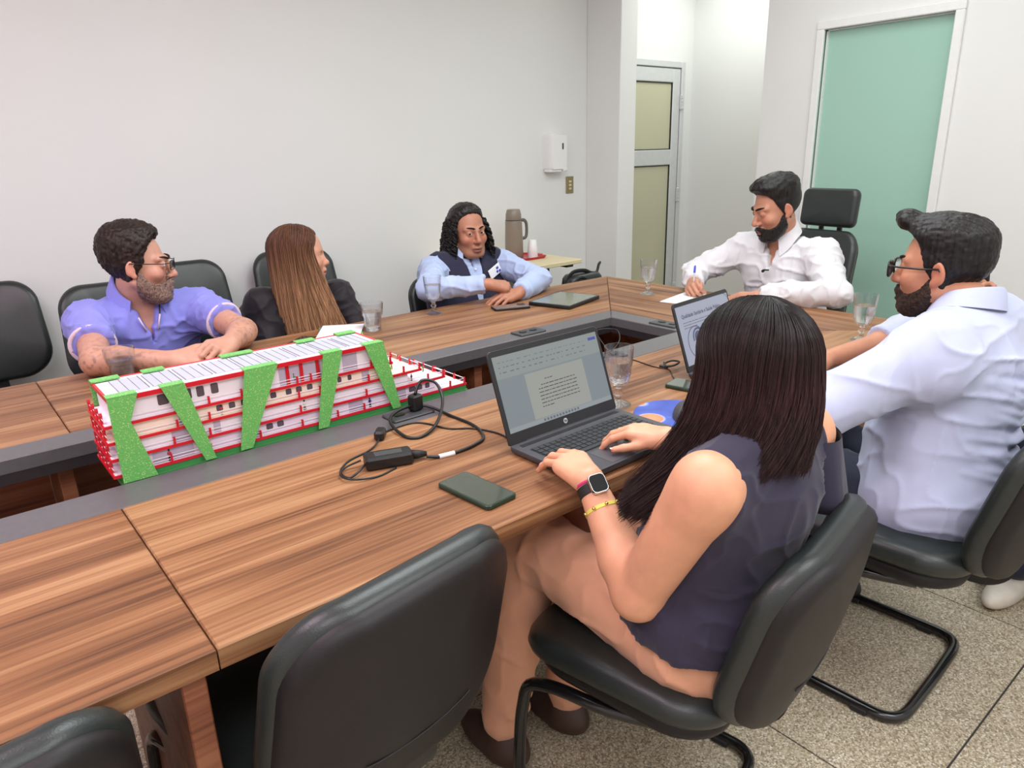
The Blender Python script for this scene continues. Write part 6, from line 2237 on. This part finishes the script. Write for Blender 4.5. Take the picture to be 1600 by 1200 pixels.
def type_hands(S, s):
    o = hand(S, s.WR, (-.32, .94, .06), (-.05, .0, 1), -1, (.35, .40, .45, .5), .14, (.55, .1), .94, base=.30)
    o += hand(S, s.WL, (.26, .96, .10), (.05, -.0, 1), 1, (.40, .42, .42, .40), .10, (.5, .2), 1.03, base=.16)
    return o


def bare_tone(v, q, col):
    d = np.clip((v[:, 1] - .84) * 10, 0, 1) * (v[:, 2] > .74)
    col[:, :3] *= 1 + d[:, None] * np.array([.02, .03, .05])


p.skin_body(type_hands, h=.003, arm=(.050, .045, .040, .0255), bare_sh=True, tone=bare_tone)
p.face((30, 22, 20), .0036)
# nails
for (q, dv, i) in p.tips:
    up = V3(0, 0, 1); up = unit(up - dv * (up @ dv)); sd = np.cross(dv, up)
    A = Matrix(np.stack([sd, dv, up], 1).tolist()).to_4x4(); A.translation = Vector(q + up * .0052 + dv * .002)
    o_ = np.array(rrect(.0085, .013, .0038, 3))
    g = G().loft([[(x, y, -.0015 * (x / .004) ** 2) for x, y in o_], [(x * .9, y * .95, .0010 - .0015 * (x / .004) ** 2) for x, y in o_]], M=A)
    p.g('fingernail', g, mat('pale_nail_lacquer', srgb(240, 214, 208), .2, coat=.3) if 'nail' not in M else M['nail'], True, 40)
    if 'nail' not in M: M['nail'] = bpy.data.materials['pale_nail_lacquer']
M['hair_long'] = hair_mat('long_dark_hair', (.5, .45, .45, 1), (1.3, 1.2, 1.2, 1), .36, (130, 130, 4), True)


def dark_cols(t, r, V):
    a, b_ = np.array((.0100, .0062, .0062)), np.array((.044, .0180, .0165))
    w_ = np.clip((t - .12) * 3.0, 0, 1)[:, None] * np.clip(1.3 - t, .6, 1)[:, None]
    c = np.ones((len(t), 4)); c[:, :3] = (a + (b_ - a) * w_) * r[:, None]
    return c


c_ = np.array(p.H @ Vector((0, -.020, .040)))
left = lambda a: np.clip(-np.sin(a), 0, 1)
right = lambda a: np.clip(np.sin(a), 0, 1)
back = lambda a: np.clip(-np.cos(a), 0, 1)
mask = hairline([-.14, -.09, -.05, -.01, .02, .05, .075, .092, .11, .15], [-.06, -.05, -.02, .010, .026, .040, .054, .070, .085, .10])
p.piece('scalp_hair', head_piece(feather(.012 + 0 * HX + 0 * HY + 0 * HZ, mask, .012), mask, disp=lambda q: .0008 * noise(q * 150)), M['hair_black'])
v, f, col = long_hair(p, c_, (.0885, .1040, .096), lambda a: .205 + .055 * left(a) ** 1.5 - .045 * right(a) - .045 * back(a) + .008 * np.sin(a * 5),
                      lambda a, s: 1.0 + .07 * np.sin(np.clip(s * 2.2, 0, PI)) * (1 - .7 * left(a)) + .04 * s - .10 * s * right(a),
                      lambda a, s: np.array((-.020, .004, 0)) * s ** 3 + (left(a) * s ** 2.4)[:, None] * np.array((-.105, .080, 0)) + (back(a) * s ** 1.8)[:, None] * np.array((-.03, -.012, 0)),
                      face=.80, n_strand=7500, seed=8, wave=.005, rs=.00068, T=20, colf=dark_cols, cl=.012)
p.add('hair', v, f, M['hair_long'], col=col)
M['navy_top'] = cloth_mat('navy_linen', srgb(52, 48, 66), .85, 600)
S = SDF((.74, .38, .44), (1.36, .98, 1.05), .0055)
p.torso(S, .014, shoulders=False, bust=.72)
S.ell(p.P + p.up * .05 + p.fw * .015, (.194, .168, .14), p.R, k=.04)
S.plane(p.P + p.up * .026, -p.up)
for sh in (p.SR, p.SL):
    S.cap(p.N - p.up * .02, sh * .86 + p.N * .14, .050, .046, k=.04)
    S.cap(p.N * .7 + p.P * .3, sh * .80 + p.N * .20 - p.up * .05, .10, .055, k=.05)
for sh, el in ((p.SR, p.ER), (p.SL, p.EL)):
    q = 1 if sh is p.SL else -1
    S.ell(sh + p.lat * q * .050 - p.up * .035 + p.fw * .005, (.048, .072, .085), p.R, k=.008, sub=True)
S.ell(p.N + p.fw * .05 + p.up * .05, (.06, .07, .07), p.R, k=.008, sub=True)
v, f = S.mesh(1)
v = displace(v, f, wrinkle(.006, .002))
p.add('sleeveless_top', v, f, M['navy_top'])
# flutter sleeve on the right shoulder
rows = []
for k in range(8):
    t = k / 7
    row = []
    for a in np.linspace(-2.3, 1.1, 19):
        rr = .056 + .036 * t + .006 * math.sin(a * 6) * t
        row.append(tuple(p.SR + (-p.lat) * (math.cos(a) * rr + .004) + p.fw * math.sin(a) * rr * 1.2 + p.up * (.010 - .125 * t)))
    rows.append(row)
g = G(); vv = [q for r_ in rows for q in r_]
vv2 = [tuple(np.array(q) - p.lat * -.004) for q in vv]
n_ = 19; ff = []
for i in range(7):
    for j in range(n_ - 1):
        ff.append((i * n_ + j, i * n_ + j + 1, (i + 1) * n_ + j + 1, (i + 1) * n_ + j)); o = 8 * n_
        ff.append((o + i * n_ + j, o + (i + 1) * n_ + j, o + (i + 1) * n_ + j + 1, o + i * n_ + j + 1))
for j in range(n_ - 1):
    ff.append((7 * n_ + j, 7 * n_ + j + 1, 15 * n_ + j + 1, 15 * n_ + j))
g.add(vv + vv2, ff)
p.g('flutter_sleeve', g, M['navy_top'], True)
M['tan_trousers'] = cloth_mat('tan_twill', srgb(222, 164, 132), .8, 700)
fl_ = []
rg = np.random.default_rng(2)
for k in range(9):
    t = .05 + .6 * rg.random()
    a0 = V3(.93, .70, .58) * (1 - t) + V3(.91, 1.04, .56) * t
    fl_.append((a0 + V3(-.07, -.03, .0), a0 + V3(.05, .04, .08), .009, rg.choice([-1., 1.])))
for k in range(4):
    fl_.append((V3(.95 + .02 * k, .72, .61), V3(.90, .66 + .03 * k, .50), .008, (-1) ** k * 1.2))
p.trousers(M['tan_trousers'], (1.10, 1.075, .575), (.915, 1.075, .575), (1.02, 1.06, .12), (.84, 1.09, .12), h=.0065, hip=.085, r=(.090, .072, .052), seat=(.180, .150, .115),
           disp=lambda q: wrinkle(.006, .002, 0, (9, 14, 16))(q))
M['sandal'] = mat('brown_sandal', srgb(70, 48, 40), .5)
p.shoes(M['sandal'], (1.02, 1.08, .10), (.84, 1.10, .10), (-.1, 1, 0), .22)
# smart watch, ribbon and bracelet on the left wrist
wd = unit(p.WL - p.EL); wu = V3(-.25, -.35, 1); wu = unit(wu - wd * (wu @ wd)); wl = np.cross(wd, wu)
WMx = Matrix(np.stack([wl, wd, wu], 1).tolist()).to_4x4(); WMx.translation = Vector(p.WL - wd * .022)
wt = p.g('wristwatch', G().lathe([(.0285, -.010), (.0305, -.009), (.0305, .009), (.0285, .010), (.0275, .009), (.0275, -.009)], 28, M=WMx @ Matrix.Rotation(PI / 2, 4, 'X'), closed=True), M['rubber'], True, 40)
o_ = np.array(rrect(.034, .038, .009, 5))
p.g('watch_case', G().loft([[(x * s, y * s, z) for x, y in o_] for (s, z) in ((.9, .026), (1, .029), (1, .035), (.93, .0385))], M=WMx), M['silver'], True, 40, wt)
p.g('watch_screen', G().loft([[(x * s, y * s, z) for x, y in o_] for (s, z) in ((.90, .0385), (.88, .0398))], M=WMx), mat('watch_glass', (.004, .004, .005, 1), .35, spec=.15), False, None, wt)
WB = WMx @ Matrix.Translation((0, -.040, 0))
M['yellow'] = mat('yellow_cord', srgb(226, 216, 96), .5)
bt = p.g('bracelet', G().lathe([(.0312, -.004), (.0335, -.003), (.0335, .003), (.0312, .004)], 30, M=WB @ Matrix.Rotation(PI / 2, 4, 'X'), closed=True), M['yellow'], True, 40)
for a in np.linspace(.1, PI - .1, 5):
    p.g('bead', G().lathe([(0, -.0035), (.0028, -.0022), (.0036, 0), (.0028, .0022), (0, .0035)], 8, M=WB @ Matrix.Translation((.035 * math.cos(a), 0, .035 * math.sin(a)))), M['gold'], True, None, bt)
M['pink'] = mat('pink_ribbon', srgb(214, 40, 120), .6)
p.g('ribbon', G().lathe([(.0285, -.0025), (.0300, -.002), (.0300, .002), (.0285, .0025)], 26, M=WMx @ Matrix.Translation((0, .014, 0)) @ Matrix.Rotation(PI / 2, 4, 'X'), closed=True).box((.030, -.004, .0), (.048, .004, .002), WB), M['pink'], False)
p_fg = p

# ================================================================== person in jeans at the right edge, filming with a phone
p = Person('person in jeans and white sleeves at the right edge, holding up a black phone',
           (2.80, .330, .960), (2.80, .36, .50), (2.76, .525, .900), (2.80, .150, .900), (2.60, .640, .700), (2.66, .06, .66),
           (2.480, .720, .870), (2.48, .20, .60), (2.76, .35, 1.085), (-1, .25), 0, 0, 1.0, (178, 126, 100), 1.0)


def film_hands(S, s):
    o = hand(S, s.WR, (-.10, .25, .95), (.85, -.2, .2), -1, (.7, .75, .8, .8), .02, (.4, .3), 1.0)
    o += hand(S, s.WL, (-.9, .2, -.1), (0, 0, 1), 1, (.4,) * 4, .05, (.5, .2), 1.0)
    return o


p.skin_body(film_hands, h=.0045)
p.face()
mask = hairline([-.13, -.095, -.06, -.03, 0., .03, .055, .075, .095, .12, .15], [-.075, -.060, -.035, .002, .022, .030, .036, .050, .068, .085, .12])
p.piece('hair', head_piece(.014 + 0 * HX + 0 * HY + 0 * HZ, mask, disp=lambda q: .003 * noise(q * 70)), M['hair_black'])
S = SDF((2.36, -.1, .42), (3.1, .80, 1.05), .008)
p.torso(S, .012)
for (sh, el) in ((p.SR, p.ER), (p.SL, p.EL)): _cone(S, sh, sh * .25 + el * .75, .066, .060, .03)
S.ell(p.N + p.fw * .03 + p.up * .035, (.06, .06, .06), p.R, k=.01, sub=True)
v, f = S.mesh(1); v = displace(v, f, wrinkle(.006, .004))
p.add('t_shirt', v, f, M['white_shirt'])
p.trousers(M['jeans'], (2.42, .53, .52), (2.36, .28, .52), (2.47, .52, .11), (2.40, .26, .10), disp=jeans_d)
M['white_shoe'] = mat('white_sneaker', srgb(214, 205, 192), .6)
p.shoes(M['white_shoe'], (2.49, .52, .10), (2.42, .26, .10), (-1, .1, 0))
p_edge = p
